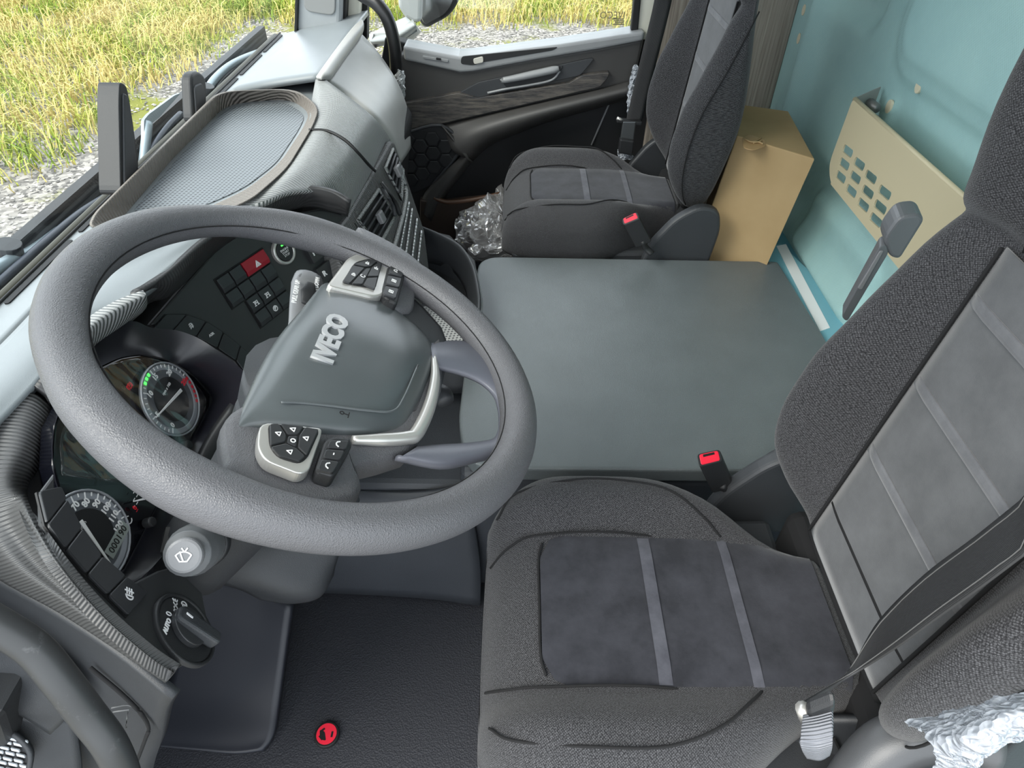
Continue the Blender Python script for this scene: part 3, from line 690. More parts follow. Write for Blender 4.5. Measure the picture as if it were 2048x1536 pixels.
# middle pad rolling down to the vents
patch('centre_pad', [zz([(632, 152, .848), (622, 208, .840), (612, 262, .838), (564, 340, .838), (470, 415, .836)]),
    zz([(642, 153, .850), (642, 205, .846), (628, 262, .844), (582, 342, .844), (520, 405, .838)]),
    zz([(690, 188, .842), (676, 228, .84), (655, 272, .84), (625, 330, .838), (580, 385, .832)]),
    zz([(738, 226, .812), (718, 262, .812), (697, 305, .812), (668, 352, .81), (640, 385, .808)]),
    zz([(765, 255, .770), (744, 294, .770), (722, 335, .770), (700, 376, .768), (678, 405, .766)]),
    zz([(781, 280, .722), (760, 320, .722), (737, 360, .722), (715, 396, .722), (694, 432, .722)])], M_rib, dash, k=6, thick=.01, up=(.4, 0, 1))
tube('pad_groove', zz([(618, 260, .8445), (655, 262, .8425), (690, 280, .832), (715, 304, .812), (738, 330, .775), (750, 342, .73)]), .003, M_rubber, dash, n=8)
# instrument glass
clp = [(176, 747), (243, 715), (281, 709), (337, 720), (390, 753), (422, 791), (419, 815), (366, 917), (316, 1010), (250, 1138), (238, 1146), (190, 1110), (150, 1050), (120, 985), (106, 930), (110, 850), (140, 790)]
clu = prism('instrument_panel', [CL.at(u, v, -.004) for u, v in clp], CL.n * -.02, M_gloss, dash, bev=.002)
# bezel bowl round the glass
bo = [(150, 715, .795), (205, 665, .795), (262, 642, .79), (302, 655, .775), (350, 660, .765), (392, 674, .755), (431, 698, .745), (466, 724, .735), (494, 757, .725), (470, 812, .69), (420, 880, .665), (375, 985, .645), (340, 1090, .635), (262, 1168, .66), (205, 1140, .68), (150, 1075, .70), (112, 1010, .72), (84, 945, .735), (95, 860, .765), (120, 780, .785)]
bi = [(176, 747), (205, 731), (243, 715), (281, 709), (312, 713), (337, 720), (365, 736), (390, 753), (422, 791), (419, 815), (392, 867), (366, 917), (316, 1010), (250, 1138), (232, 1143), (190, 1110), (135, 1020), (108, 940), (110, 850), (140, 790)]
gridmesh('instrument_bezel', [spline(zz(bo), 4, True), spline([Z(*p) * .5 + CL.at(u, v, 0) * .5 + V((-.012, 0, -.006)) for p, (u, v) in zip(bo, bi)], 4, True), spline([CL.at(u, v, -.003) for u, v in bi], 4, True)], grained('bezel_black', (24, 24, 30), .3, 1500, .06), dash, closed=True)
# dials
def dial(ctr, r, nums, needle, a_of, ticks, unit, odo=None, red=None, green=None, part='gauge_dial'):
    a, b = CL.frame(); n = CL.n; c = V(ctr)
    dl = disc(part, c, n, r, .003, mat('dial_face', (84, 88, 93), .4), dash, seg=48, bev=.0005)
    ring('dial_rim', c + n * .003, n, r * .97, r * 1.01, .002, mat('dial_ring', (150, 153, 158), .4, .3), dl)
    disc('dial_centre', c + n * .003, n, r * .60, .0012, mat('dial_centre', (24, 26, 28), .4), dl, seg=40, bev=0)
    ring('dial_band', c + n * .003, n, r * .80, r * .94, .0006, mat('dial_band', (142, 146, 152), .4), dl)
    def at(th, rr): th = math.radians(th); return c + (a * math.sin(th) + b * math.cos(th)) * r * rr + n * .0042
    for t_, s in nums:
        th = a_of(t_); p = at(th, .72); rd = (p - c - n * .0042).normalized()
        lettering('numeral', s, p, a, b, r * .19, M_redp if red and t_ >= red else M_white, dl, depth=.0003, bold=.0003)
    for i, t_ in enumerate(ticks):
        th = a_of(t_); big = any(abs(t_ - q[0]) < 1e-6 for q in nums)
        p0, p1 = at(th, .80 if big else .86), at(th, .94); d = (p1 - p0).normalized(); s = d.cross(n) * r * .012
        mt_ = M_redp if (red and t_ >= red) else (M_green if green and green[0] <= t_ <= green[1] else M_white)
        ww = 3.6 if (red and t_ >= red) else (1.2 if not (green and green[0] <= t_ <= green[1]) else 3)
        prism('tick', [p0 - s * ww, p0 + s * ww, p1 + s * ww, p1 - s * ww], n * .0004, mt_, dl, bev=0)
    if unit: lettering('unit_print', unit, at(20, .30), a, b, r * .11, M_white, dl, depth=.0002)
    th = math.radians(needle); d = a * math.sin(th) + b * math.cos(th); s = d.cross(n)
    prism('needle', [c - d * r * .42 - s * .0022 + n * .006, c - d * r * .42 + s * .0022 + n * .006, c + d * r * .86 + s * .0006 + n * .006, c + d * r * .86 - s * .0006 + n * .006], n * .001, M_white, dl, bev=0)
    if odo:
        p = at(150, .66)
        box('odometer_display', p, a * r * .40, b * r * .13, n * .0006, mat('lcd_grey', (142, 150, 146), .4), dl, bev=0)
        lettering('odometer_digits', odo, p + n * .0008, a, b, r * .22, M_rubber, dl, depth=.0002)
    return dl
dial((-.443, .607, .717), .049, [(0, '0'), (5, '5'), (10, '10'), (15, '15'), (20, '20'), (25, '25')], -80, lambda t_: -123 + t_ * 8.7, [i for i in range(0, 31)], 'rpm x 100', red=25, green=(12, 14))
dial((-.443, .394, .718), .051, [(v_, str(v_)) for v_ in range(0, 130, 10)], -162, lambda t_: -113 + t_ * 2.01, [i * 5 for i in range(0, 25)], 'km/h', odo='000190')
# small gauge between the dials and warning lamp
a_, b_ = CL.frame()
pk = CL.at(259, 772, .0005)
strokes('parking_brake_lamp', pk, a_, b_, .010, [arc(.5, .5, .32, 0, 360, 16), arc(.5, .5, .48, 140, 220, 6), arc(.5, .5, .48, -40, 40, 6), [(.42, .32), (.42, .68), (.56, .66), (.58, .55), (.42, .48)]], M_redp, clu, w=.09)
for i in range(6):
    p = CL.at(268 + (i % 2) * 6, 984 + i * 7.4, .0005)
    prism('tick', [p + a_ * .002 + b_ * .0004, p - a_ * .002 + b_ * .0004, p - a_ * .002 - b_ * .0004, p + a_ * .002 - b_ * .0004], CL.n * .0004, M_redp if i == 5 else M_white, clu, bev=0)
p0, p1 = CL.at(266, 1003, .003), CL.at(312, 992, .003); d_ = (p1 - p0).normalized(); s_ = d_.cross(CL.n)
prism('needle', [p0 - s_ * .0006, p0 + s_ * .0006, p1 + s_ * .002, p1 - s_ * .002], CL.n * .001, M_white, clu, bev=0)
lettering('numeral', '0', CL.at(269, 1016, .0005), a_, b_, .008, M_redp, clu)
for u, v, rr in ((290, 1047, .006), (365, 893, .006)): disc('trip_knob', CL.at(u, v, -.002), CL.n, rr, .012, M_blk, clu, seg=20, bev=.002)
strokes('trip_symbol', CL.at(257, 1040, .001), a_, b_, .011, [arc(.5, .5, .4, 40, 330, 12)], M_white, clu, w=.1)
lettering('trip_zero', '0', CL.at(337, 887, .001), a_, b_, .011, M_white, clu)

# right fascia plate, angled to the driver
fp = [(300, 650), (352, 590), (428, 503), (482, 462), (560, 432), (640, 418), (700, 430), (728, 470), (716, 520), (690, 590), (650, 680), (565, 700), (512, 755), (494, 757), (466, 724), (431, 698), (392, 674), (350, 660)]
fas = prism('right_fascia', [FAS.at(u, v) for u, v in fp], FAS.n * -.012, M_fascia, dash, bev=.003)
fa, fb = FAS.frame()
e1 = V((.0115, .0238, 0)); e2 = V((.0088, -.0043, -.0239))
g0 = FAS.at(380 + 290 * .166, 440 + 722 * .166)
e1 = (FAS.at(380 + 865 * .166, 440 + 340 * .166) - g0) / 4; e2 = (FAS.at(380 + 850 * .166, 440 + 1300 * .166) - g0 - e1) / 4
prism('switch_recess', [g0 - e1 * .05 - e2 * .05 + FAS.n * .0008, g0 + e1 * 4.05 - e2 * .05 + FAS.n * .0008, g0 + e1 * 4.05 + e2 * 4.05 + FAS.n * .0008, g0 + e1 * .95 + e2 * 4.05 + FAS.n * .0008, g0 + e1 * .95 + e2 * 2.05 + FAS.n * .0008, g0 - e1 * .05 + e2 * 2.05 + FAS.n * .0008], FAS.n * -.004, M_rubber, dash, bev=0)
def gbtn(c0, r0, w=1, mt_=M_btn):
    g = .045; P = [g0 + e1 * (c0 + g) + e2 * (r0 + g), g0 + e1 * (c0 + w - g) + e2 * (r0 + g), g0 + e1 * (c0 + w - g) + e2 * (r0 + 1 - g), g0 + e1 * (c0 + g) + e2 * (r0 + 1 - g)]
    nn = FAS.n
    lo = [p + nn * .001 for p in P]; hi = [P[0] + nn * .004, P[1] + nn * .004, P[2] + nn * .004, P[3] + nn * .004]
    m1 = P[0] * .3 + P[3] * .7 + nn * .0062; m2 = P[1] * .3 + P[2] * .7 + nn * .0062
    vs_ = lo + [hi[0], hi[1], m2, m1, hi[2], hi[3]]
    fs_ = [[4, 5, 6, 7], [7, 6, 8, 9], [0, 4, 7, 9, 3], [1, 2, 8, 6, 5], [0, 1, 5, 4], [3, 9, 8, 2]]
    o = mk('rocker_switch', vs_, [f[::-1] for f in fs_], mt_, dash, smooth=False, bev=.0006)
    return o, (P[0] + P[1] + P[2] + P[3]) / 4 + nn * .0062
cells_ = [(0, 0, 1), (1, 0, 1), (0, 1, 1), (1, 1, 1), (2, 1, 1), (3, 1, 1), (1, 2, 1), (2, 2, 1), (3, 2, 1), (1, 3, 1), (2, 3, 1), (3, 3, 1)]
hz, hp = gbtn(2, 0, 2, M_hazard)
hz['label'] = 'red hazard light switch'
fe = e1.normalized(); fu = -e2.normalized()
strokes('triangle_symbol', hp - fu * .001, fe, fu, .011, [[(.05, .1), (.95, .1), (.5, .9), (.05, .1)], [(.3, .25), (.7, .25), (.5, .6), (.3, .25)]], M_white, hz, w=.12)
SY = {'diff': [[(.2, .15), (.2, .85)], [(.8, .15), (.8, .85)], [(.2, .5), (.8, .5)], [(.05, .15), (.35, .15)], [(.65, .15), (.95, .15)], [(.05, .85), (.35, .85)], [(.4, .65), (.6, .85)]],
      'esp': [arc(.5, .5, .42, 0, 360, 14), [(.3, .3), (.7, .7)], [(.3, .6), (.55, .75)]]}
for c0, r0, w_ in cells_:
    o, cp = gbtn(c0, r0, w_)
    if (c0, r0) in ((1, 2), (2, 2)): strokes('axle_symbol', cp, fe, fu, .010, SY['diff'], M_white, o, w=.14)
    if (c0, r0) == (2, 3): strokes('traction_symbol', cp, fe, fu, .010, SY['esp'], M_white, o, w=.16)
# start button
sc_ = FAS.at(565, 503)
sb = disc('start_button', sc_, FAS.n, .0165, .007, M_blk, dash, seg=40, bev=.0015)
ring('chrome_ring', sc_, FAS.n, .0170, .0225, .007, M_silver, sb)
for i, s in enumerate(('ENGINE', 'START', 'STOP')): lettering('start_print', s, sc_ + FAS.n * .0071 + fb * (.003 - i * .005), fe, fb, .0052, M_white, sb, depth=.0002)
box('start_lamp', sc_ + FAS.n * .0072 + fb * .0105, fe * .0025, fb * .0012, FAS.n * .0004, M_green, sb, bev=0)
# drive buttons N, R, D
for (u, v, s) in ((607, 462, ''), (630, 503, 'N'), (650, 545, 'R'), (668, 583, 'D')):
    c = FAS.at(u, v, .004)
    o = box('drive_button', c, fe * .018, e2.normalized() * .0155, FAS.n * .0055, M_btn, dash, bev=.0015)
    if s: lettering('drive_letter', s, FAS.at(u - 1, v + 2, .0098), fe, fu, .013, M_white, o, bold=.0005)
# arc of switches round the right of the instruments
ao = [(350, 625), (382, 628), (408, 641), (435, 660), (462, 686), (484, 708), (507, 718)]
arc_out = [(330, 628), (372, 628), (411, 642), (445, 664), (479, 690), (506, 716)]
arc_in = [(302, 660), (342, 663), (390, 674), (433, 697), (470, 722), (494, 754)]
def stripbtn(pl, o0, o1, i1, i0, nm='arc_switch'):
    P = [pl.at(*o0, .001), pl.at(*o1, .001), pl.at(*i1, .001), pl.at(*i0, .001)]; c = sum(P, V()) / 4
    P = [c + (p - c) * .96 for p in P]; H = [p + pl.n * .0022 for i, p in enumerate(P)]
    H = [p + pl.n * .0012 for p in H]
    ob = prism(nm, rnd(H, .003, 2), pl.n * -.0032, M_btn, dash, bev=.001)
    prism('switch_gap', [c + (p - c) * 1.05 + pl.n * .0006 for p in P], pl.n * -.002, M_rubber, ob, bev=0); return ob, sum(H, V()) / 4 + pl.n * .0004
for i in range(5):
    o, cp = stripbtn(FAS, arc_out[i], arc_out[i + 1], arc_in[i + 1], arc_in[i])
    if i == 1: strokes('traction_symbol', cp, fe, fu, .009, [arc(.5, .6, .3, 200, 500, 8), [(.2, .1), (.4, .3)], [(.6, .1), (.8, .3)], [(.3, .6), (.7, .6)]], M_white, o, w=.15)
    if i == 2: lettering('switch_print', 'ASR', cp, fe, fu, .0055, M_white, o, depth=.0003, bold=.0002)
# left wing plate with switches and lamp dial
lp = [(110, 945), (80, 985), (82, 1045), (108, 1086), (204, 1216), (304, 1308), (350, 1340), (398, 1312), (420, 1260), (405, 1185), (350, 1132), (318, 1140), (262, 1168), (205, 1140), (150, 1075), (112, 1010)]
prism('left_fascia', [LW.at(u, v) for u, v in lp], LW.n * -.004, M_fascia, dash, bev=.004)
lo_ = [(72, 985), (88, 1052), (126, 1102), (168, 1152), (210, 1194), (252, 1236)]
li_ = [(118, 975), (129, 1000), (160, 1058), (200, 1114), (248, 1155), (292, 1188)]
la, lb = LW.frame()
for i in range(5):
    o, cp = stripbtn(LW, lo_[i], lo_[i + 1], li_[i + 1], li_[i])
    if i == 4: strokes('fog_lamp_symbol', cp, la, lb, .013, [arc(.35, .5, .3, 90, 270, 8), [(.35, .2), (.35, .8)], [(.5, .3), (.95, .3)], [(.5, .5), (.95, .5)], [(.5, .7), (.95, .7)], [(.72, .15), (.72, .85)]], M_white, o, w=.1)
kc = LW.at(366, 1262)
ld = disc('lamp_dial', kc, LW.n, .0345, .004, M_blk, dash, seg=48, bev=.0012)
ring('dial_rim', kc, LW.n, .0345, .0385, .005, M_blk, ld)
disc('dial_hub', kc + LW.n * .004, LW.n, .0205, .006, M_btn, ld, seg=40, bev=.001)
gd = (LW.at(408, 1280, .02) - LW.at(352, 1235, .02)).normalized(); gs = gd.cross(LW.n)
kn = prism('lamp_knob', rnd([kc + LW.n * .019 + gd * .031 + gs * .0075, kc + LW.n * .015 - gd * .020 + gs * .009, kc + LW.n * .015 - gd * .020 - gs * .009, kc + LW.n * .019 + gd * .031 - gs * .0075], .005), LW.n * -.012, M_dark, ld, bev=.003, seg=3)
box('pointer_mark', kc + LW.n * .0162 - gd * .010, gs * .001, gd * .004, LW.n * .0004, M_white, ld, bev=0)
def on_dial(th, rr): th = math.radians(th); return kc + (la * math.sin(th) + lb * math.cos(th)) * rr + LW.n * .0042
lettering('dial_print', 'AUTO', LW.at(334, 1252, .0045), LW.at(338, 1240, 0) - LW.at(330, 1264, 0), LW.n.cross(LW.at(338, 1240, 0) - LW.at(330, 1264, 0)), .0068, M_white, ld, depth=.0003, bold=.0003)
lettering('dial_print', '0', LW.at(338, 1228, .0045), la, lb, .010, M_white, ld, depth=.0003)
strokes('side_lamp_symbol', LW.at(351, 1211, .0045), la, lb, .010, [arc(.2, .5, .22, -90, 90, 6), arc(.8, .5, .22, 90, 270, 6), [(.0, .3), (-.2, .2)], [(0, .5), (-.2, .5)], [(0, .7), (-.2, .8)], [(1, .3), (1.2, .2)], [(1, .5), (1.2, .5)], [(1, .7), (1.2, .8)]], M_white, ld, w=.12)
strokes('head_lamp_symbol', LW.at(368, 1207, .0045), la, lb, .011, [arc(.35, .5, .32, -90, 90, 8), [(.35, .18), (.35, .82)], [(-.1, .3), (.25, .3)], [(-.1, .5), (.25, .5)], [(-.1, .7), (.25, .7)]], M_white, ld, w=.11)
# ribbed left wing band
def lw(l, off): return [LW.at(u, v, off) for u, v in l]
wi = [(100, 1086), (198, 1218), (298, 1310), (346, 1345)]
patch('left_wing_band', [zz([(-60, 800, .81), (-120, 900, .78), (-120, 1030, .74), (-30, 1140, .70), (118, 1226, .682), (235, 1302, .668), (330, 1366, .652)]),
    zz([(-10, 790, .822), (-50, 890, .805), (-60, 1010, .775), (20, 1125, .738), (142, 1215, .716), (250, 1297, .697), (337, 1360, .675)]),
    zz([(60, 785, .818), (25, 890, .806), (12, 990, .782), (68, 1100, .748), (172, 1212, .724), (274, 1300, .705), (343, 1350, .688)]),
    zz([(98, 810, .80), (66, 905, .788), (42, 985, .772)]) + lw([(86, 1090), (186, 1215), (288, 1306), (347, 1346)], .010),
    zz([(112, 835, .775), (84, 925, .760), (54, 985, .752)]) + lw(wi, .001)], M_ribw, dash, k=6, thick=.008, up=(.3, -.4, 1))
# end panel of the dash beside the door
patch('end_panel', [zz([(-40, 1140, .695), (118, 1230, .675), (236, 1308, .66), (345, 1396, .635)]), zz([(-40, 1200, .64), (100, 1270, .63), (225, 1345, .62), (330, 1425, .60)]), zz([(-40, 1290, .58), (80, 1350, .56), (200, 1420, .54), (322, 1480, .50)]), zz([(-40, 1420, .50), (80, 1480, .48), (190, 1530, .44), (305, 1545, .38)]), zz([(-40, 1600, .38), (60, 1640, .36), (180, 1650, .30), (295, 1640, .26)])], M_dark, dash, k=5, thick=.01, up=(-.2, -1, .5))
tube('end_panel_groove', zz([(180, 1335, .622), (240, 1385, .60), (280, 1425, .575), (297, 1455, .55), (290, 1480, .53), (275, 1520, .48)]), .0022, M_seam, dash, n=6)
M_lidd = mat('embossed_edge', (84, 85, 86), .4)
tube('panel_arrow', zz([(225, 1424, .583), (257, 1419, .578), (254, 1436, .566), (252, 1455, .553)]), .0010, M_lidd, dash, n=6, k=1)
tube('panel_arrow', zz([(222, 1416, .588), (255, 1410, .583), (276, 1420, .574), (292, 1440, .558), (294, 1458, .547)]), .0010, M_lidd, dash, n=6, k=3)
# lower dash: column surround, knee panels
patch('column_surround', [zz([(470, 812, .69), (420, 882, .665), (376, 985, .645), (342, 1090, .635)]), zz([(560, 850, .60), (500, 930, .59), (440, 1030, .57), (405, 1115, .58)]), zz([(640, 900, .52), (590, 980, .50), (530, 1060, .48), (470, 1140, .49)])], M_blk, dash, k=5, thick=.01, up=(1, -.2, .6))
patch('knee_panel', [zz([(395, 1085, .58), (470, 1060, .56), (600, 1020, .52), (720, 1000, .50)]), zz([(400, 1150, .50), (500, 1120, .48), (600, 1090, .46), (690, 1075, .44)]), zz([(480, 1180, .42), (580, 1195, .40), (640, 1180, .39), (672, 1130, .40)]), zz([(520, 1200, .36), (585, 1208, .34), (640, 1195, .34), (668, 1150, .34)])], M_dark, dash, k=5, thick=.01, up=(1, -.2, .6))
box('column_slot', Z(335, 1085, .648), (.004, 0, .0), (0, .014, .006), (0, 0, .006), M_rubber, dash, bev=.001)
prism('bulkhead', [V((-.74, .03, 0)), V((-.74, 2.1, 0)), V((-.74, 2.1, .80)), V((-.74, .03, .80))], (-.02, 0, 0), M_blk, dash, bev=0)
prism('lower_bulk', [V((-.50, .25, .62)), V((-.72, .25, .62)), V((-.72, .25, .30)), V((-.62, .25, .30))], (0, 1.7, 0), M_blk, dash, bev=.01)
# ---- centre stack with vents and keys
sp_ = [(781, 280), (790, 284), (820, 372), (850, 462), (862, 560), (835, 640), (740, 640), (690, 560), (665, 470), (694, 432)]
stk = prism('centre_stack', [STK.at(u, v) for u, v in sp_], STK.n * -.05, M_ribd, dash, bev=.006)
sa, sbv = STK.frame()
def quad(pl, l, off): return [pl.at(u, v, off) for u, v in l]
for vent in ([(786, 299), (806, 340), (803, 398), (771, 335)], [(757, 380), (791, 432), (758, 492), (716, 440)]):
    q4 = quad(STK, vent, .002)
    vt = prism('air_vent', q4, STK.n * -.004, M_rubber, dash, bev=0)
    tube('vent_frame', quad(STK, vent, .004) , .004, M_rib, vt, n=8, k=1, closed=True)
    A, B, C_, D = quad(STK, vent, .006)
    for k_ in range(1, 5):
        t_ = k_ / 5
        p0 = A.lerp(B, t_); p1 = D.lerp(C_, t_)
        tube('vent_slat', [p0, p1], .0035, M_dark, vt, n=6, k=1, flat=.5)
    mid_ = (A + B + C_ + D) / 4
    box('vent_slider', mid_ + STK.n * .006, sa * .010, sbv * .012, STK.n * .006, M_stalk, vt, bev=.003)
# loose strap end hanging between the vents
tube('vent_strap', [STK.at(762, 365, .012), STK.at(778, 385, .02), STK.at(790, 405, .016), STK.at(800, 430, .012)], .005, M_blk, dash, n=8, flat=.5)
tube('vent_strap', [STK.at(765, 375, .012), STK.at(776, 395, .022), STK.at(786, 412, .018), STK.at(790, 432, .012)], .004, M_dark, dash, n=8, flat=.5)
tube('stack_trim', [STK.at(u, v, .004) for u, v in ((800, 345), (812, 380), (808, 420), (795, 470), (780, 520))], .005, M_rib, dash, n=8)
M_key = mat('key_silver', (176, 178, 178), .3, .6)
for c0, (x0, y0, x1, y1) in enumerate(((818, 405, 800, 500), (824, 418, 810, 520), (834, 438, 820, 550), (843, 462, 830, 575))):
    for k_ in range(8):
        t0 = k_ / 8
        p0 = STK.at(x0 + (x1 - x0) * t0, y0 + (y1 - y0) * t0, .004); p1 = STK.at(x0 + (x1 - x0) * (t0 + .105), y0 + (y1 - y0) * (t0 + .105), .004)
        tube('stack_key', [p0, p1], .0032, M_key, dash, n=6, k=1)
# tray console below the stack
con = thing('console_tray', 'black storage console with cup holder beside the engine cover', 'console', tuple(Z(890, 560, .40)))
rim = [(840, 462, .50), (880, 478, .50), (920, 500, .50), (945, 535, .495), (957, 580, .49), (960, 620, .48), (948, 690, .47), (900, 705, .47), (835, 690, .47)]
lowr = [(840, 520, .42), (880, 530, .42), (910, 545, .42), (930, 575, .42), (938, 605, .415), (940, 640, .41), (935, 690, .40), (900, 700, .40), (840, 690, .40)]
patch('tray_wall', [[V((p.x + .006, p.y, .36)) for p in zz(rim)], zz(rim), [p + V((-.006, 0, 0)) for p in zz(rim)], zz(lowr)], M_dark, con, k=5, thick=.003, up=(1, 0, 0))
prism('tray_base', [Z(u, v, .40) for u, v in ((835, 455), (900, 470), (950, 520), (965, 600), (955, 720), (800, 720), (790, 600))], (0, 0, -.02), M_blk, con, bev=.003)
ring('cup_ring', Z(893, 535, .43), (0, 0, 1), .052, .060, .012, M_dark, con)
M_mesh = mat('silver_mesh', (170, 170, 166), .4)
c_ = coords(M_mesh, 'UV'); s1 = sine(M_mesh, c_, 0, .014); s2 = sine(M_mesh, c_, 1, .010); pf = ramp(M_mesh, mul(M_mesh, s1, s2), .1, .5)
L(M_mesh, mixcol(M_mesh, pf, lin((176, 176, 172)), lin((60, 60, 60))), bsdf(M_mesh).inputs['Base Color']); bump(M_mesh, pf, -.6, .003)
prism('mesh_mat', rnd([Z(830, 612, .412), Z(905, 612, .412), Z(928, 640, .412), Z(925, 690, .412), Z(830, 690, .412)], .01), (0, 0, -.006), M_mesh, con, bev=.001)
tube('tray_edge', zz(rim[2:7]), .006, M_ledge, con, n=8)
# windscreen sensor housings
def pod(label, face, side, dx):
    t = thing('sensor_housing', label, 'sensor', tuple(face[-1]), group='sensor housings on the windscreen')
    prism('housing_body', rnd(face, .02, 5), dx, M_blk, t, bev=.012, seg=4)
    return t
pa = [X(240, 162, -.60), X(254, 172, -.60), X(262, 215, -.60), X(279, 335, -.60), X(270, 372, -.60), X(242, 398, -.60), X(238, 200, -.60)]
t_ = pod('tall black sensor housing on the windscreen nearer the driver', pa, None, V((-.034, 0, 0)))
prism('housing_face', rnd([X(248, 185, -.597), X(256, 190, -.597), X(262, 225, -.597), X(276, 335, -.597), X(268, 362, -.597), X(250, 372, -.597)], .008), (-.02, 0, 0), M_dark, t_, bev=.006)
pb = [X(383, 150, -.61), X(396, 140, -.61), X(411, 152, -.61), X(415, 180, -.61), X(413, 230, -.61), X(388, 250, -.61)]
t_ = pod('shorter black sensor housing on the windscreen near the tray middle', pb, None, V((-.022, 0, 0)))
prism('housing_face', rnd([X(390, 172, -.607), X(404, 165, -.607), X(411, 180, -.607), X(410, 222, -.607), X(394, 234, -.607)], .008), (-.02, 0, 0), M_dark, t_, bev=.006)
# ================================================================== steering wheel
WN = V((.48293565, .09286354, 1)).normalized(); WC = V((-.18186, .48810, .90424)); RW = .210
WA = (V((0, 1, 0)) - WN * WN.y).normalized(); WB = WN.cross(WA)
WP = lambda a, b, c=0: WC + WA * a + WB * b + WN * c
WPl = Plane(WC, WN)
def wpx(l, c=0): return [WPl.at(u, v, c) for u, v in l]
sw = thing('steering_wheel', 'grey leather steering wheel with silver lettered hub', 'steering wheel', tuple(WC))
# rim with thumb swells
def rim_r(th):
    r = .0195
    for t0, wd, a in ((18, 14, .0015), (-14 + 180 + 0, 14, .0020), (44, 18, -.0030), (128, 7, -.0012)):
        d = (th - t0 + 180) % 360 - 180; r += a * math.exp(-(d / wd) ** 2)
    return r
G = []
for i in range(145):
    th = 360 * i / 144; t_ = math.radians(th); d = WA * math.cos(t_) + WB * math.sin(t_); r = rim_r(th); dr = 0
    G.append([WC + d * (RW + r * math.cos(a)) + WN * r * 1.02 * math.sin(a) for a in [2 * math.pi * j / 20 for j in range(20)]])
rimo = gridmesh('rim', G, M_leather, sw, closed=True, flip=False)
for rr_ in (.0,):
    tube('rim_seam', [WC + (WA * math.cos(t) + WB * math.sin(t)) * (RW - .0186) + WN * .0065 for t in [2 * math.pi * i / 48 for i in range(48)]], .0007, M_seam, sw, n=5, k=2, closed=True)
# spokes: leather bodies
def body(name, outer, c0, c1, mt_, bulge=.006, parent=sw, rings=((1, 0), (1, .55), (.97, .9), (.9, 1.0)), k=3, cen=None):
    P = spline(wpx(outer, c0), k, True); ce = sum(P, V()) / len(P); rows = []
    for s, h in rings: rows.append([ce + (p - ce) * s + WN * (c1 - c0) * h for p in P])
    nr, nc = len(rows), len(P); vs_ = [p for r in rows for p in r]; fs_ = []
    for j in range(nr - 1):
        for i in range(nc): fs_.append([j * nc + i, j * nc + (i + 1) % nc, (j + 1) * nc + (i + 1) % nc, (j + 1) * nc + i])
    vs_.append(ce + WN * (c1 - c0 + bulge)); top = len(vs_) - 1
    # intermediate dome ring
    b = len(vs_); vs_ += [ce + (p - ce) * .5 + WN * (c1 - c0 + bulge * .8) for p in rows[0]]
    for i in range(nc):
        j = (i + 1) % nc
        fs_.append([(nr - 1) * nc + i, (nr - 1) * nc + j, b + j, b + i]); fs_.append([b + i, b + j, top])
    fs_.append(list(range(nc - 1, -1, -1)))
    o = mk(name, vs_, fs_, mt_, parent)
    if area_normal(P).dot(WN) < 0: o.data.flip_normals()
    return o
body('spoke', [(676, 596), (690, 552), (708, 518), (712, 498), (704, 480), (735, 492), (795, 525), (838, 560), (842, 575), (826, 595), (818, 620), (808, 650), (740, 640)], -.028, -.004, M_leather, .0)
body('spoke', [(440, 955), (433, 905), (445, 862), (520, 830), (640, 850), (830, 850), (870, 700), (872, 800), (840, 880), (800, 935), (705, 962), (694, 985), (706, 1015), (650, 1040), (520, 1022), (425, 985)], -.034, -.010, M_leather, .0, k=2)
body('hub_shell', [(478, 850), (580, 700), (668, 592), (740, 575), (868, 690), (872, 790), (842, 868), (820, 884), (700, 890), (540, 880)], -.045, -.012, M_dark, .0)
# smooth D-shaped lower loop
lo_out = [(860, 686), (910, 683), (965, 688), (1012, 706), (1040, 745), (1052, 800), (1048, 860), (1020, 905), (950, 925), (880, 938), (790, 921)]
lo_in = [(872, 738), (925, 751), (962, 767), (987, 790), (996, 815), (999, 840), (997, 862), (984, 879), (930, 887), (880, 890), (835, 893)]
lo_mid = [((a * .55 + c * .45), (b * .55 + d * .45)) for (a, b), (c, d) in zip(lo_out, lo_in)]
patch('lower_loop', [wpx(lo_out, -.030), wpx(lo_out, -.012), wpx(lo_mid, -.003), wpx(lo_in, -.010), wpx(lo_in, -.036)], M_loop, sw, k=5, thick=.004, up=WN)
# airbag cover
cov = [(653, 567), (738, 576), (767, 594), (822, 649), (861, 684), (866, 722), (860, 762), (841, 800), (822, 842), (804, 858), (716, 860), (643, 852), (522, 838), (496, 845), (467, 858), (471, 832), (515, 748), (555, 678), (606, 616), (640, 574)]
cg = [[(467, 860, -.014), (515, 748, -.012), (558, 674, -.010), (606, 616, -.010), (645, 569, -.012)],
      [(508, 842, -.006), (556, 752, .004), (600, 680, .006), (642, 622, .004), (676, 566, -.010)],
      [(580, 846, -.002), (622, 770, .008), (664, 698, .010), (700, 636, .008), (716, 571, -.010)],
      [(660, 854, -.003), (705, 786, .007), (742, 718, .009), (765, 662, .007), (756, 586, -.010)],
      [(740, 860, -.006), (785, 800, .003), (818, 738, .006), (822, 688, .003), (796, 622, -.010)],
      [(806, 860, -.014), (842, 800, -.012), (866, 728, -.010), (862, 686, -.010), (826, 650, -.012)]]
cgr = [[WPl.at(*p) for p in r] for r in cg]
cgr = [[p - WN * .022 for p in cgr[0]]] + cgr + [[p - WN * .022 for p in cgr[-1]]]
cgr = [[r[0] - WN * .020] + r + [r[-1] - WN * .020] for r in cgr]
patch('airbag_cover', cgr, M_hub, sw, k=6, thick=.003, up=WN)
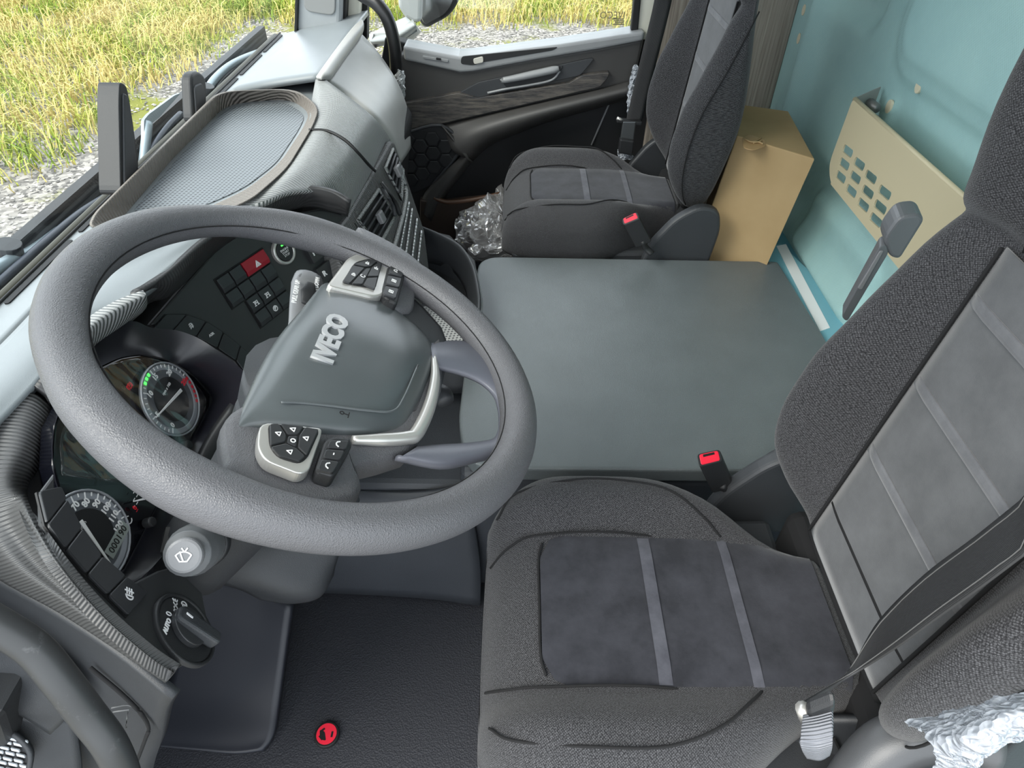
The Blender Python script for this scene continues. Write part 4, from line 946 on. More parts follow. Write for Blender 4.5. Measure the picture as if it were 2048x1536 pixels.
tube('cover_crease', wpx([(562, 805), (600, 806), (660, 812), (740, 822), (786, 822), (808, 795), (836, 730)], .0055), .0012, M_hub, sw, n=8, up=WN)
tube('silver_trim', wpx([(868, 712), (870, 760), (858, 815), (834, 866), (815, 876), (760, 880), (705, 880)], -.006), [.003, .0055, .0065, .0068, .0066, .006, .004], M_silver, sw, n=12, k=6, up=WN)
# raised lettering
pI, pO = WPl.at(648, 716, .010), WPl.at(678, 641, .010)
td = (pO - pI).normalized(); tu = WN.cross(td)
lettering('hub_lettering', 'IVECO', (pI + pO) / 2 - WN * .001, td, tu, .0275, M_letter, sw, depth=.0015, bold=.0012)
for u, v in ((690, 828), (772, 600)): strokes('horn_symbol', WPl.at(u, v, .006), td, tu, .011, [[(.2, .2), (.8, .2)], [(.5, .2), (.5, .6)], arc(.5, .75, .16, 0, 360, 8)], M_seam, sw, w=.08)
# right and left switch pods
def pod_(bez, pads, blk, blkpads, syms):
    bz = prism('silver_bezel', rnd(wpx(bez, .004), .010, 4), WN * -.012, M_silver, sw, bev=.003, seg=3)
    for i, p in enumerate(pads):
        b_ = prism('wheel_button', rnd(wpx(p, .0065), .0015, 2), WN * -.006, M_btn, sw, bev=.0008)
        if i in syms: strokes('button_symbol', sum(wpx(p, .0067), V()) / len(p), td, tu, .0062, syms[i], M_white, b_, w=.12)
    kb = prism('switch_pad', rnd(wpx(blk, .006), .006, 4), WN * -.016, M_blk, sw, bev=.003, seg=3)
    for i, p in enumerate(blkpads):
        b_ = prism('wheel_button', rnd(wpx(p, .0085), .002, 2), WN * -.004, M_btn, sw, bev=.0008)
        strokes('button_symbol', sum(wpx(p, .0087), V()) / len(p), td, tu, .0066, syms['b%d' % i], M_white, b_, w=.14)
ph = [arc(.5, .35, .4, 20, 160, 8), [(.05, .4), (.2, .65)], [(.95, .4), (.8, .65)]]
sq = [[(.15, .15), (.85, .15), (.85, .85), (.15, .85), (.15, .15)], [(.35, .35), (.65, .65)]]
au = [[(.5, .85), (.15, .25), (.85, .25), (.5, .85)]]
prism('pod_inner', rnd(wpx([(683, 565), (710, 524), (735, 517), (760, 516), (766, 522), (751, 577)], .0052), .006, 3), WN * -.008, M_rubber, sw, bev=.001)
pod_([(652, 572), (696, 514), (730, 500), (771, 498), (785, 511), (768, 590), (748, 594)],
     [[(708, 528), (733, 519), (759, 518), (742, 532), (731, 533)], [(686, 562), (705, 530), (730, 535), (714, 552), (700, 566)], [(744, 534), (762, 520), (764, 524), (757, 552), (735, 552)], [(716, 553), (733, 536), (742, 536), (733, 553), (725, 568), (704, 567)], [(727, 569), (735, 555), (756, 554), (750, 578)]],
     [(764, 579), (777, 526), (808, 535), (811, 550), (795, 608), (768, 594)],
     [[(781, 531), (805, 538), (806, 553), (777, 546)], [(776, 550), (804, 556), (799, 574), (772, 567)], [(771, 571), (798, 577), (792, 596), (767, 588)]],
     {0: [[(.1, .2), (.5, .2), (.5, .8), (.1, .8), (.1, .2)], [(.65, .3), (.95, .3)], [(.65, .6), (.95, .6)]], 1: [[(.1, .2), (.5, .2), (.5, .8), (.1, .8), (.1, .2)], [(.6, .5), (1, .5)], [(.8, .3), (.8, .7)]], 2: [[(.1, .2), (.5, .2), (.5, .8), (.1, .8), (.1, .2)], [(.6, .5), (1, .5)]], 3: [arc(.5, .5, .42, 30, 320, 10)], 'b0': [[(.2, .3), (.2, .6)], arc(.5, .6, .3, 0, 180, 8), [(.8, .3), (.8, .6)]], 'b1': sq, 'b2': sq})
prism('pod_inner', rnd(wpx([(536, 845), (539, 892), (555, 914), (599, 927), (616, 914), (641, 858)], .0052), .006, 3), WN * -.008, M_rubber, sw, bev=.001)
pod_([(520, 843), (515, 893), (530, 921), (599, 948), (619, 940), (642, 872), (645, 856)],
     [[(540, 847), (557, 846), (573, 870), (571, 882), (541, 890)], [(561, 846), (608, 852), (597, 868), (576, 868)], [(577, 871), (596, 871), (593, 893), (574, 884)], [(611, 853), (638, 858), (614, 910), (596, 893), (599, 870)], [(542, 893), (572, 886), (593, 896), (611, 912), (599, 922), (557, 910)]],
     [(650, 880), (665, 871), (702, 875), (706, 888), (672, 948), (664, 952), (630, 942)],
     [[(660, 880), (699, 881), (693, 897), (654, 894)], [(652, 898), (690, 901), (681, 919), (646, 914)], [(643, 918), (679, 923), (666, 945), (635, 938)]],
     {0: au, 1: au, 2: [arc(.4, .4, .3, 0, 360, 8)], 3: au, 4: au, 'b0': ph, 'b1': [[(.4, .5), (.6, .5)]], 'b2': ph})

# ================================================================== steering column and stalks
col_ = thing('steering_column', 'black steering column with grey stalks under the wheel', 'steering column', (-.35, .49, .3))
cb = WC - WN * .05
tube('column_shroud', [WC - WN * .04, WC - WN * .12, WC - WN * .22 + V((-.02, 0, 0)), WC - WN * .36 + V((-.06, 0, 0))], [.065, .062, .055, .05], M_dark, col_, n=20, k=4)
g1 = [WPl.at(588, 690, -.06), WPl.at(597, 650, -.055), WPl.at(604, 610, -.05), WPl.at(613, 575, -.045), WPl.at(618, 556, -.045)]
gsx = tube('gear_stalk', g1, [.010, .011, .014, .018, .017], M_stalk, col_, n=16, k=5, flat=.6, up=WN)
prism('stalk_end', rnd(wpx([(594, 553), (600, 545), (634, 548), (638, 556)], -.036), .004), WN * -.014, M_stalk, col_, bev=.003)
tube('grip_pad', [WPl.at(610, 608, -.0385), WPl.at(617, 585, -.032), WPl.at(622, 567, -.032)], [.004, .009, .005], M_blk, gsx, n=12, k=5, flat=.3, up=WN)
sd1 = WPl.at(598, 560, -.03) - WPl.at(590, 605, -.03)
lettering('stalk_print', 'PULL GEAR UP', WPl.at(592, 583, -.0335), sd1, WN.cross(sd1), .0072, M_white, gsx, depth=.0003, bold=.0002)
lettering('stalk_print', 'GEAR DOWN', WPl.at(633, 574, -.034), sd1, WN.cross(sd1), .0066, M_white, gsx, depth=.0003, bold=.0002)
# wiper stalk coming towards the camera
s0 = Z(424, 1076, .70); s1_ = CAM + (Z(374, 1108, .70) - CAM) * .885
wsd = (s1_ - s0).normalized()
wst = tube('wiper_stalk', [s0 - wsd * .06, s0, s0.lerp(s1_, .35), s0.lerp(s1_, .6), s0.lerp(s1_, .82), s1_], [.014, .017, .022, .0245, .0245, .021], grained('stalk_dark', (96, 98, 100), .4, 1500, .08), col_, n=20, k=5)
disc('washer_button', s1_ - wsd * .001, wsd, .0165, .012, M_stalk, col_, seg=32, bev=.003)
sx = RGT - wsd * RGT.dot(wsd); sy = wsd.cross(sx)
strokes('wiper_symbol', s1_ + wsd * .0115, sx, sy, .016, [arc(.5, .2, .55, 40, 140, 8), [(.08, .55), (.3, .2), (.7, .2), (.92, .55)], [(.5, .2), (.3, .75)], [(.5, .8), (.4, .95)], [(.6, .8), (.7, .95)]], M_white, wst, w=.08)
ring('stalk_collar', s0.lerp(s1_, .30), wsd, .0205, .0255, .014, M_blk, col_)
# small knob at the side of the column
tube('adjuster_knob', [WPl.at(862, 775, -.09), WPl.at(884, 790, -.075), WPl.at(892, 805, -.075)], [.008, .013, .010], M_dark, col_, n=12, k=4)
# ================================================================== footwell
M_plate = mat('smooth_blue_black_rubber', (34, 36, 43), .5)
c_ = coords(M_plate); bump(M_plate, noise_tex(M_plate, c_, 40, 4), .1, .002)
frp = patch('foot_rest', [zz([(400, 1152, .20), (460, 1158, .195), (525, 1178, .185), (580, 1214, .17)]), zz([(370, 1250, .12), (430, 1256, .118), (510, 1268, .115), (570, 1290, .11)]), zz([(335, 1380, .05), (410, 1385, .05), (490, 1390, .05), (556, 1400, .05)]), zz([(312, 1470, .025), (400, 1475, .025), (480, 1478, .025), (546, 1468, .025)]), zz([(306, 1492, .02), (395, 1500, .02), (468, 1506, .02), (522, 1500, .02)])], M_plate, None, k=5, thick=.018)
tag(frp, 'smooth blue-black foot rest plate left of the floor button', 'foot rest')
fbn = thing('floor_button', 'round black floor pedal with red steering wheel symbol', 'button', tuple(Z(655, 1470, 0)))
fc = Z(655, 1472, 0)
ring('button_collar', fc, (0, 0, 1), .022, .0375, .012, M_rubber, fbn)
disc('button_cap', fc, (0, 0, 1), .023, .010, M_rubber, fbn, seg=32, bev=.002)
rd = disc('red_symbol', fc + V((0, 0, .0101)), (0, 0, 1), .0185, .0008, M_red, fbn, seg=32, bev=0)
strokes('wheel_symbol', fc + V((0, 0, .0110)), (1, 0, 0), (0, 1, 0), .030, [[(.12, .62), (.3, .78)], [(.85, .35), (.85, .6)], [(.12, .35), (.3, .18)]], M_rubber, fbn, w=.12)
prism('symbol_spoke', rnd([fc + V((-.014, .007, .0112)), fc + V((-.004, .004, .0112)), fc + V((.002, -.012, .0112)), fc + V((-.010, -.010, .0112))], .004), (0, 0, -.0008), M_rubber, fbn, bev=0)
# passenger footwell bits
# ================================================================== loose things
M_card = mat('cardboard', (196, 164, 112), .8, spec=.2)
c_ = coords(M_card, 'Object', (1, 1, 1)); f_ = ramp(M_card, noise_tex(M_card, c_, 9, 4), .3, .7)
L(M_card, mixcol(M_card, f_, lin((160, 136, 99)), lin((172, 148, 110))), bsdf(M_card).inputs['Base Color'])
bx = thing('cardboard_box', 'brown cardboard box wedged between passenger seat and teal wall', 'box', tuple(Z(1470, 520, .1)))
zt = .70
A, B, C_, D = Z(1474, 271, zt), Z(1630, 318, zt), Z(1577, 222, zt), Z(1482, 209, zt)
dn = V((-.075, 0, -.66))
vs_ = [A, B, C_, D, A + dn, B + dn, C_ + dn, D + dn]
mk('carton', vs_, [[0, 1, 2, 3], [4, 7, 6, 5], [0, 4, 5, 1], [1, 5, 6, 2], [2, 6, 7, 3], [3, 7, 4, 0]], M_card, bx, smooth=False, bev=.003)
fn = (B - A).cross(dn).normalized(); fn = fn if fn.y < 0 else -fn
tp_ = [Z(1484, 276, zt + .001), Z(1500, 268, zt + .001), Z(1530, 280, zt + .001), Z(1532, 292, zt + .001), Z(1505, 300, zt + .001), Z(1488, 296, zt + .001)]
prism('torn_tape', rnd(tp_, .01), (0, 0, -.002), mat('torn_tape', (172, 140, 98), .5), bx, bev=.001)
for k_ in range(3): tube('crease', [Z(1490 + k_ * 8, 278 + k_ * 4, zt + .003), Z(1505 + k_ * 6, 284, zt + .004), Z(1522 + k_ * 2, 276 + k_ * 6, zt + .003)], .002, M_card, bx, n=6)
# perforated cream rack on the rear wall
M_rack = mat('cream_painted_steel', (200, 188, 156), .42)
rk = thing('document_rack', 'cream perforated metal rack hung on the teal rear wall', 'rack', tuple(X(1700, 300, .74)))
xp = .715
def rp(u, v, x=xp): return X(u, v, x)
slots = []
def slot_at(u, v): return [(u - 10, v - 10), (u - 2, v - 12), (u + 8, v + 4), (u + 8, v + 10), (u, v + 8)]
outl = [rp(1706, 197), rp(1665, 350), rp(1680, 385), rp(1700, 412), rp(1775, 505), V((xp, .95, rp(1775, 505).z)), V((xp, .93, rp(1706, 197).z))]
yv = [p.y for p in outl]
# plate as a grid with the slots cut out: rows/cols in the wall plane
zt_, zb_ = rp(1706, 197).z, rp(1760, 487).z
ya, yb_ = rp(1690, 260).y + .01, .93
srow = []
pos = [(1697, 302), (1720, 328), (1743, 354), (1771, 385), (1690, 328), (1712, 355), (1737, 384), (1762, 414), (1683, 354), (1704, 382), (1728, 410), (1753, 440), (1810, 428), (1788, 446)]
sl = []
for u, v in pos:
    p = rp(u, v); sl.append((p.y - .024, p.y + .024, p.z - .0105, p.z + .0105))
bm = bmesh.new()
bnd = rnd([V((xp, ya, zt_)), V((xp, ya + .005, zb_ + .03)), V((xp, ya - .03, zb_)), V((xp, yb_, zb_)), V((xp, yb_, zt_))], [.012, .03, .03, .01, .01], 5)
cu = bpy.data.curves.new('rackc', 'CURVE'); cu.dimensions = '2D'; cu.fill_mode = 'BOTH'; cu.extrude = .0018
def addpoly(pts):
    s = cu.splines.new('POLY'); s.points.add(len(pts) - 1)
    for q_, p in zip(s.points, pts): q_.co = (p[0], p[1], 0, 1)
    s.use_cyclic_u = True
addpoly([(p.y, p.z) for p in bnd])
for y0, y1, z0, z1 in sl:
    rr = [V((y0, z0 + .004, 0)), V((y0, z1, 0)), V((y1, z1 - .004, 0)), V((y1, z0, 0))]; addpoly([(p.x, p.y) for p in rnd(rr, .006, 3)])
tob = bpy.data.objects.new('rackc', cu); me = bpy.data.meshes.new_from_object(tob); bpy.data.objects.remove(tob)
for v in me.vertices: v.co = V((xp + v.co.z, v.co.x, v.co.y))
me.materials.clear(); me.materials.append(M_rack); ro = bpy.data.objects.new('front_plate', me); link(ro, rk)
tube('top_edge', [V((xp + .003, ya, zt_)), V((xp + .003, yb_, zt_))], .005, M_rack, rk, n=8, k=1)
prism('side_flange', [V((xp, ya, zt_)), V((xp + .075, ya + .05, zt_ + .01)), V((xp + .075, ya + .05, zt_ - .02)), V((xp, ya, zt_ - .04))], (0, .003, 0), mat('rack_grey', (150, 152, 146), .5), rk, bev=0)
tube('fixing_bolt', [V((xp + .045, ya + .015, zt_ - .012)), V((xp + .045, ya - .02, zt_ - .012))], .010, mat('bolt_grey', (128, 128, 126), .4, .6), rk, n=10, k=1)
prism('bottom_flange', [V((xp, ya - .03, zb_)), V((xp + .05, ya - .03, zb_ - .03)), V((xp + .05, yb_, zb_ - .03)), V((xp, yb_, zb_))], (0, 0, -.003), M_rack, rk, bev=0)
# ---- seat belt buckles
def buckle(label, top4, dirv, h, stalk_to, parent_grp):
    t = thing('seat_belt_buckle', label, 'buckle', tuple(sum(top4, V()) / 4), group=parent_grp)
    c = sum(top4, V()) / 4
    prism('buckle_body', rnd(top4, .006, 3), dirv * h, M_blk, t, bev=.003)
    q4 = [c + (p - c) * .80 - dirv * .0012 for p in top4]
    rb = prism('release_button', rnd(q4, .003, 2), dirv * .006, M_red, t, bev=.001)
    prism('latch_slot', [q4[0].lerp(q4[3], .12) - dirv * .0006 + (q4[1] - q4[0]) * .2, q4[1].lerp(q4[2], .12) - dirv * .0006 - (q4[1] - q4[0]) * .2, q4[1].lerp(q4[2], .34) - dirv * .0006 - (q4[1] - q4[0]) * .2, q4[0].lerp(q4[3], .34) - dirv * .0006 + (q4[1] - q4[0]) * .2], dirv * .002, M_rubber, t, bev=0)
    tube('buckle_stalk', [c + dirv * h * .9, c + dirv * (h + .02), stalk_to], [.013, .012, .010], M_blk, t, n=10, k=4, flat=.6)
    return t
bt = [Z(1393, 908, .545), Z(1440, 898, .545), Z(1446, 922, .535), Z(1398, 934, .535)]
buckle('red topped seat belt buckle beside the near driver seat', bt, (Z(1452, 985, .44) - Z(1420, 915, .54)).normalized(), .085, V((.39, .71, .36)), 'seat belt buckles')
bt2 = [Y(1243, 438, 1.46), Y(1274, 423, 1.46), Y(1280, 436, 1.44), Y(1246, 450, 1.44)]
b2 = buckle('red topped seat belt buckle beside the far passenger seat', bt2, (Y(1288, 486, 1.45) - Y(1262, 437, 1.45)).normalized(), .075, Y(1305, 508, 1.44), 'seat belt buckles')
# bracket by the driver's buckle
brk = prism('seat_bracket', rnd([V((.36, .700, .44)), V((.42, .700, .53)), V((.46, .700, .56)), V((.50, .700, .40)), V((.36, .700, .36))], .02), (0, .012, 0), M_dark, bev=.003); tag(brk, 'dark metal recliner bracket between buckle and driver backrest', 'bracket')
# ---- belts
def strap(name, ctrl, width_vec, mt_, parent, k=8, thick=.0015):
    pts = spline(ctrl, k); wv = spline(width_vec, k)
    G_ = [[p + w_ * s for s in (-.5, -.25, 0, .25, .5)] for p, w_ in zip(pts, wv)]
    return gridmesh(name, G_, mt_, parent, solid=thick, soff=0)
db = thing('driver_seat_belt', 'black seat belt running over the near side of the driver backrest', 'seat belt', tuple(Y(1650, 1400, .21)))
def on_back(u, v, yf, off=.004):
    d = ray(u, v); t = .25
    while t < 1.3:
        p = CAM + d * t
        if .5 < p.z < 1.38 and abs(p.y - YC) < lerp_t(p.z, WBOL) * .995 and p.x > back_front(p.y, p.z) - off and p.x < .5: return p
        t += .0015
    return Y(u, v, yf)
bA, bB, bC = Y(1700, 1350, .285), on_back(2045, 1112, .25, .045), on_back(2040, 1003, .3, .045)
BP = Plane(bA, (bB - bA).cross(bC - bA))
lo_e = [Y(1606, 1405, .245), Y(1640, 1385, .262)] + [BP.at(u, v) for u, v in ((1712, 1345), (1800, 1290), (1880, 1232), (1965, 1172), (2045, 1112))]
hi_e = [Y(1655, 1385, .285), Y(1690, 1356, .292)] + [BP.at(u, v) for u, v in ((1712, 1322), (1760, 1240), (1850, 1150), (1950, 1075), (2040, 1003))]
lo_e += [lo_e[-1] + (lo_e[-1] - lo_e[-2]) * 1.5]; hi_e += [hi_e[-1] + (hi_e[-1] - hi_e[-2]) * 1.5]
lo_e += [lo_e[-1] * .5 + V((.58, .08, 1.28)) * .5 + V((0, 0, .02)), V((.58, .08, 1.28))]; hi_e += [hi_e[-1] * .5 + V((.60, .115, 1.32)) * .5 + V((0, 0, .02)), V((.60, .115, 1.32))]
ra = spline(lo_e, 6); rb_ = spline(hi_e, 6)
gridmesh('webbing', [[a.lerp(b, t) for t in (0, .1, .25, .5, .75, .9, 1)] for a, b in zip(ra, rb_)], M_belt, db, solid=.0018, soff=0)
for t_ in (.12, .88): tube('belt_stitch', [a.lerp(b, t_) + V((-.0016, 0, .0006)) for a, b in zip(ra, rb_)][::3], .0006, mat('stitch_grey', (92, 92, 92), .8), db, n=4, k=2)
box('belt_anchor', (.60, .085, 1.31), (.03, 0, 0), (0, .02, 0), (0, 0, .035), M_blk, db, bev=.006)
box('belt_tongue', Y(1640, 1413, .225), (Y(1668, 1400, .225) - Y(1612, 1422, .225)) * .5, (Y(1640, 1424, .225) - Y(1640, 1404, .225)) * .5, (0, .006, .003), M_blk, db, bev=.004)
tube('tongue_tip', [Y(1605, 1415, .228), Y(1611, 1436, .226)], .006, M_silver, db, n=10, k=1)
patch('belt_loop', [[Y(1606, 1430, .222), Y(1635, 1424, .222), Y(1662, 1416, .222)], [Y(1602, 1465, .206), Y(1632, 1462, .206), Y(1664, 1455, .206)], [Y(1603, 1497, .196), Y(1634, 1500, .196), Y(1665, 1492, .196)], [Y(1614, 1518, .202), Y(1640, 1522, .202), Y(1660, 1512, .202)]], M_beltg, db, k=6, thick=.003, up=(0, -1, 1))
# passenger belt with its wrapped latch
pbt = thing('passenger_seat_belt', 'black seat belt hanging beside the passenger door pillar', 'seat belt', tuple(Y(1260, 260, 2.0)))
strap('webbing', [Y(1338, -60, 2.05), Y(1322, 20, 2.04), Y(1300, 110, 2.02), Y(1278, 200, 2.0), Y(1268, 242, 1.99)], [V((.050, .01, 0))] * 5, M_belt, pbt)
box('belt_guide', Y(1258, 243, 1.985), (.038, 0, -.004), (0, .01, 0), (0, 0, .006), M_blk, pbt, bev=.003)
box('belt_tongue', Y(1256, 262, 1.98), (.020, 0, 0), (0, .006, 0), (0, 0, .030), mat('latch_plate', (120, 124, 126), .3, .8), pbt, bev=.003)
box('latch_body', Y(1252, 292, 1.97), (.022, 0, -.003), (0, .012, 0), (0, 0, .022), M_blk, pbt, bev=.004)
tube('wire_end', [Y(1234, 236, 1.98), Y(1246, 242, 1.98)], .005, M_silver, pbt, n=8, k=1)
# ---- crumpled wrap, plastic film
def crumple(name, label, cat, pts, nrm, mt_, amp, nu=30, nv=30, sc=40, thick=.0006, seed=1, smooth=False, st=(1, 1, 1)):
    """crumpled sheet laid over a quad grid of control points"""
    rows = [spline(r, max(1, nu // (len(r) - 1))) for r in pts]
    cols = [spline([rows[j][i] for j in range(len(rows))], max(1, nv // (len(rows) - 1))) for i in range(len(rows[0]))]
    G_ = [[cols[i][j] for i in range(len(cols))] for j in range(len(cols[0]))]
    nr, nc = len(G_), len(G_[0]); n_ = V(nrm).normalized()
    for j in range(nr):
        for i in range(nc):
            p = G_[j][i]; q_ = V((p.x * st[0], p.y * st[1], p.z * st[2])) * sc + V((seed * 7.3, seed, 0))
            d = abs(noise.noise(q_)) * 1.4 + abs(noise.noise(q_ * 2.3)) * .7 + noise.noise(q_ * 5) * .25 - .5
            e = min(1, min(i, nc - 1 - i, j, nr - 1 - j) / 2 + .35)
            G_[j][i] = p + n_ * amp * d * e + V((noise.noise(q_ + V((9, 0, 0))), noise.noise(q_ + V((0, 9, 0))), noise.noise(q_ + V((0, 0, 9))))) * amp * .6
    o = gridmesh(name, G_, mt_, None, smooth=smooth, solid=thick, soff=0)
    return tag(o, label, cat)
M_film = bpy.data.materials.new('clear_plastic_film'); M_film.use_nodes = True
nt = M_film.node_tree; nt.nodes.clear(); out = nt.nodes.new('ShaderNodeOutputMaterial'); tr = nt.nodes.new('ShaderNodeBsdfTransparent'); gl = nt.nodes.new('ShaderNodeBsdfGlossy'); df = nt.nodes.new('ShaderNodeBsdfDiffuse'); mx = nt.nodes.new('ShaderNodeMixShader'); mx2 = nt.nodes.new('ShaderNodeMixShader')
gl.inputs['Roughness'].default_value = .12; df.inputs[0].default_value = (.85, .85, .86, 1); mx.inputs[0].default_value = .22; mx2.inputs[0].default_value = .14
nt.links.new(tr.outputs[0], mx.inputs[1]); nt.links.new(gl.outputs[0], mx.inputs[2]); nt.links.new(mx.outputs[0], mx2.inputs[1]); nt.links.new(df.outputs[0], mx2.inputs[2]); nt.links.new(mx2.outputs[0], out.inputs[0])
M_film2 = bpy.data.materials.new('thin_protective_film'); M_film2.use_nodes = True
nt = M_film2.node_tree; nt.nodes.clear(); out = nt.nodes.new('ShaderNodeOutputMaterial'); tr = nt.nodes.new('ShaderNodeBsdfTransparent'); gl = nt.nodes.new('ShaderNodeBsdfGlossy'); mx = nt.nodes.new('ShaderNodeMixShader')
gl.inputs['Roughness'].default_value = .08; mx.inputs[0].default_value = .07
nt.links.new(tr.outputs[0], mx.inputs[1]); nt.links.new(gl.outputs[0], mx.inputs[2]); nt.links.new(mx.outputs[0], out.inputs[0])
crumple('protective_film', 'thin clear protective film wrinkled over the instrument dials', 'film',
    [[CL.at(u, v, .009) for u, v in r] for r in (((176, 752), (243, 722), (300, 716), (372, 745)), ((150, 800), (240, 790), (320, 790), (412, 800)), ((125, 880), (220, 870), (310, 870), (388, 862)), ((125, 950), (200, 960), (290, 960), (340, 950)))], CL.n, M_film2, .0035, 45, 45, 14, thick=.0003, seed=4, smooth=True, st=(1, 3.2, .6))
M_wrap = mat('white_bubble_wrap', (188, 193, 201), .22, trans=.3)
bump(M_wrap, voro(M_wrap, coords(M_wrap), 160), .8, .004)
M_foil = mat('grey_wrap', (176, 178, 178), .25, .2)
crumple('plastic_wrap', 'clear plastic wrapped bundle on the floor by the passenger seat', 'plastic wrap',
    [[Z(1008, 370, .32), Z(960, 400, .30), Z(925, 425, .24)], [Z(1010, 420, .34), Z(965, 430, .34), Z(912, 445, .22)], [Z(1012, 460, .33), Z(960, 465, .33), Z(912, 478, .20)], [Z(1015, 500, .30), Z(970, 495, .28), Z(925, 498, .16)]], (-.5, -.5, .8), M_film, .028, 36, 36, 26, seed=3)
crumple('plastic_wrap', 'second clear plastic film lying at the edge of the engine cover', 'plastic wrap',
    [[Z(1060, 494, .30), Z(1000, 488, .30), Z(940, 490, .26)], [Z(1060, 500, .33), Z(990, 498, .32), Z(935, 505, .28)], [Z(1060, 515, .30), Z(985, 515, .28), Z(938, 520, .24)]], (0, -.3, 1), M_film, .02, 24, 20, 34, seed=5)
inner = tube('wrapped_bundle', [Z(985, 400, .22), Z(965, 430, .20), Z(955, 470, .18), Z(965, 500, .16)], [.03, .055, .06, .04], mat('bundle_dark', (62, 52, 46), .5), None, n=14); tag(inner, 'dark rolled bundle inside the clear plastic by passenger seat', 'bundle')
crumple('bubble_wrap', 'white crumpled bubble wrap at the side of the driver seat', 'bubble wrap',
    [[Y(1815, 1445, .20), Y(1900, 1425, .20), Y(1980, 1405, .19), Y(2070, 1385, .18)], [Y(1850, 1470, .17), Y(1920, 1450, .165), Y(1990, 1430, .16), Y(2070, 1410, .16)], [Y(1870, 1500, .16), Y(1930, 1490, .15), Y(2000, 1475, .15), Y(2070, 1450, .155)], [Y(1868, 1545, .16), Y(1930, 1540, .155), Y(1995, 1500, .155), Y(2070, 1470, .16)]], (0, -.8, .8), M_wrap, .006, 100, 80, 70, seed=8)
crumple('bubble_wrap', 'crumpled grey wrap around the foot of the passenger grab handle', 'bubble wrap',
    [[Y(786, 138, 1.94), Y(797, 132, 1.93), Y(808, 142, 1.94)], [Y(784, 165, 1.93), Y(798, 160, 1.90), Y(810, 165, 1.93)], [Y(792, 190, 1.93), Y(800, 190, 1.91), Y(808, 195, 1.93)], [Y(798, 212, 1.94), Y(803, 215, 1.93), Y(806, 215, 1.94)]], (0, -1, .3), M_foil, .010, 24, 36, 110, seed=12)
crumple('bubble_wrap', 'white bubble wrap strip behind the passenger seat belt', 'bubble wrap',
    [[Y(1268, 130, 2.06), Y(1276, 132, 2.06), Y(1284, 140, 2.06)], [Y(1256, 180, 2.05), Y(1264, 182, 2.04), Y(1275, 185, 2.05)], [Y(1252, 240, 2.02), Y(1258, 240, 2.02), Y(1266, 240, 2.02)], [Y(1236, 295, 1.995), Y(1246, 296, 1.995), Y(1258, 298, 1.995)], [Y(1235, 315, 1.99), Y(1250, 320, 1.985), Y(1276, 318, 1.99)]], (0, -1, .2), M_wrap, .009, 20, 60, 110, seed=15)
# ---- grab handles
hd = thing('grab_handle', 'black curved grab handle on the far windscreen pillar', 'grab handle', tuple(Y(795, 160, 1.95)), group='grab handles')
tube('handle_bar', [Y(690, -40, 1.97), Y(722, -12, 1.95), Y(752, 6, 1.93), Y(775, 38, 1.92), Y(788, 85, 1.92), Y(792, 130, 1.93), Y(792, 160, 1.95)], .0175, mat('handle_black', (26, 26, 27), .35), hd, n=16, k=6, up=(0, 1, 0))
disc('handle_foot', Y(792, 165, 1.97), (0, -1, 0), .026, .03, M_blk, hd, seg=24, bev=.004)
hd2 = thing('grab_handle', 'worn black grab handle in the near bottom left corner', 'grab handle', tuple(Z(240, 1500, .55)), group='grab handles')
M_worn = mat('worn_black_rubber', (58, 59, 60), .42); c_ = coords(M_worn); f_ = ramp(M_worn, noise_tex(M_worn, c_, 22, 6, .7), .58, .74)
L(M_worn, mixcol(M_worn, f_, lin((54, 55, 56)), lin((104, 105, 106))), bsdf(M_worn).inputs['Base Color']); bump(M_worn, f_, .2, .001)
tube('handle_bar', [Z(-70, 1215, .82), Z(0, 1253, .80), Z(70, 1300, .775), Z(125, 1365, .745), Z(175, 1430, .71), Z(220, 1490, .68), Z(250, 1560, .64), Z(262, 1640, .60)], [.0138, .0138, .014, .0142, .0142, .014, .0138, .0135], M_worn, hd2, n=18, k=6, up=(.3, -.2, 1))
# near door corner: trim pad and loudspeaker with bright slits
nd = thing('door_2', 'open driver door corner with slatted loudspeaker grille', None, tuple(Z(20, 1480, .5)), kind='structure')
patch('door_pad', [zz([(-60, 1250, .66), (30, 1290, .65), (110, 1340, .63), (150, 1400, .60)]), zz([(-60, 1390, .60), (10, 1400, .59), (75, 1420, .58), (130, 1440, .56)]), zz([(-60, 1420, .575), (0, 1425, .57), (40, 1432, .565), (100, 1470, .54)])], M_dark, nd, k=5, thick=.01, up=(0, -1, .8))
patch('door_skin', [zz([(-60, 1415, .56), (20, 1428, .555), (60, 1436, .545), (150, 1440, .52)]), zz([(-60, 1480, .53), (20, 1480, .525), (70, 1490, .515), (160, 1510, .48)]), zz([(-60, 1580, .48), (20, 1580, .475), (80, 1590, .46), (170, 1600, .42)])], M_dark, nd, k=5, thick=.01, up=(0, -1, .8))
SG = Plane(Z(20, 1500, .535), (.15, -.72, .68))
grl = prism('loudspeaker', rnd([SG.at(u, v) for u, v in ((-60, 1450), (0, 1456), (35, 1470), (62, 1505), (58, 1545), (-60, 1600))], .008), SG.n * -.01, M_blk, nd, bev=.003)
tube('speaker_frame', [SG.at(u, v, .003) for u, v in ((-40, 1455), (0, 1459), (34, 1473), (60, 1506), (56, 1550))], .003, M_dark, nd, n=8, k=4)
M_slit = mat('lit_slit_white', (208, 212, 216), .4)  # pale colour painted in for light showing through the grille openings
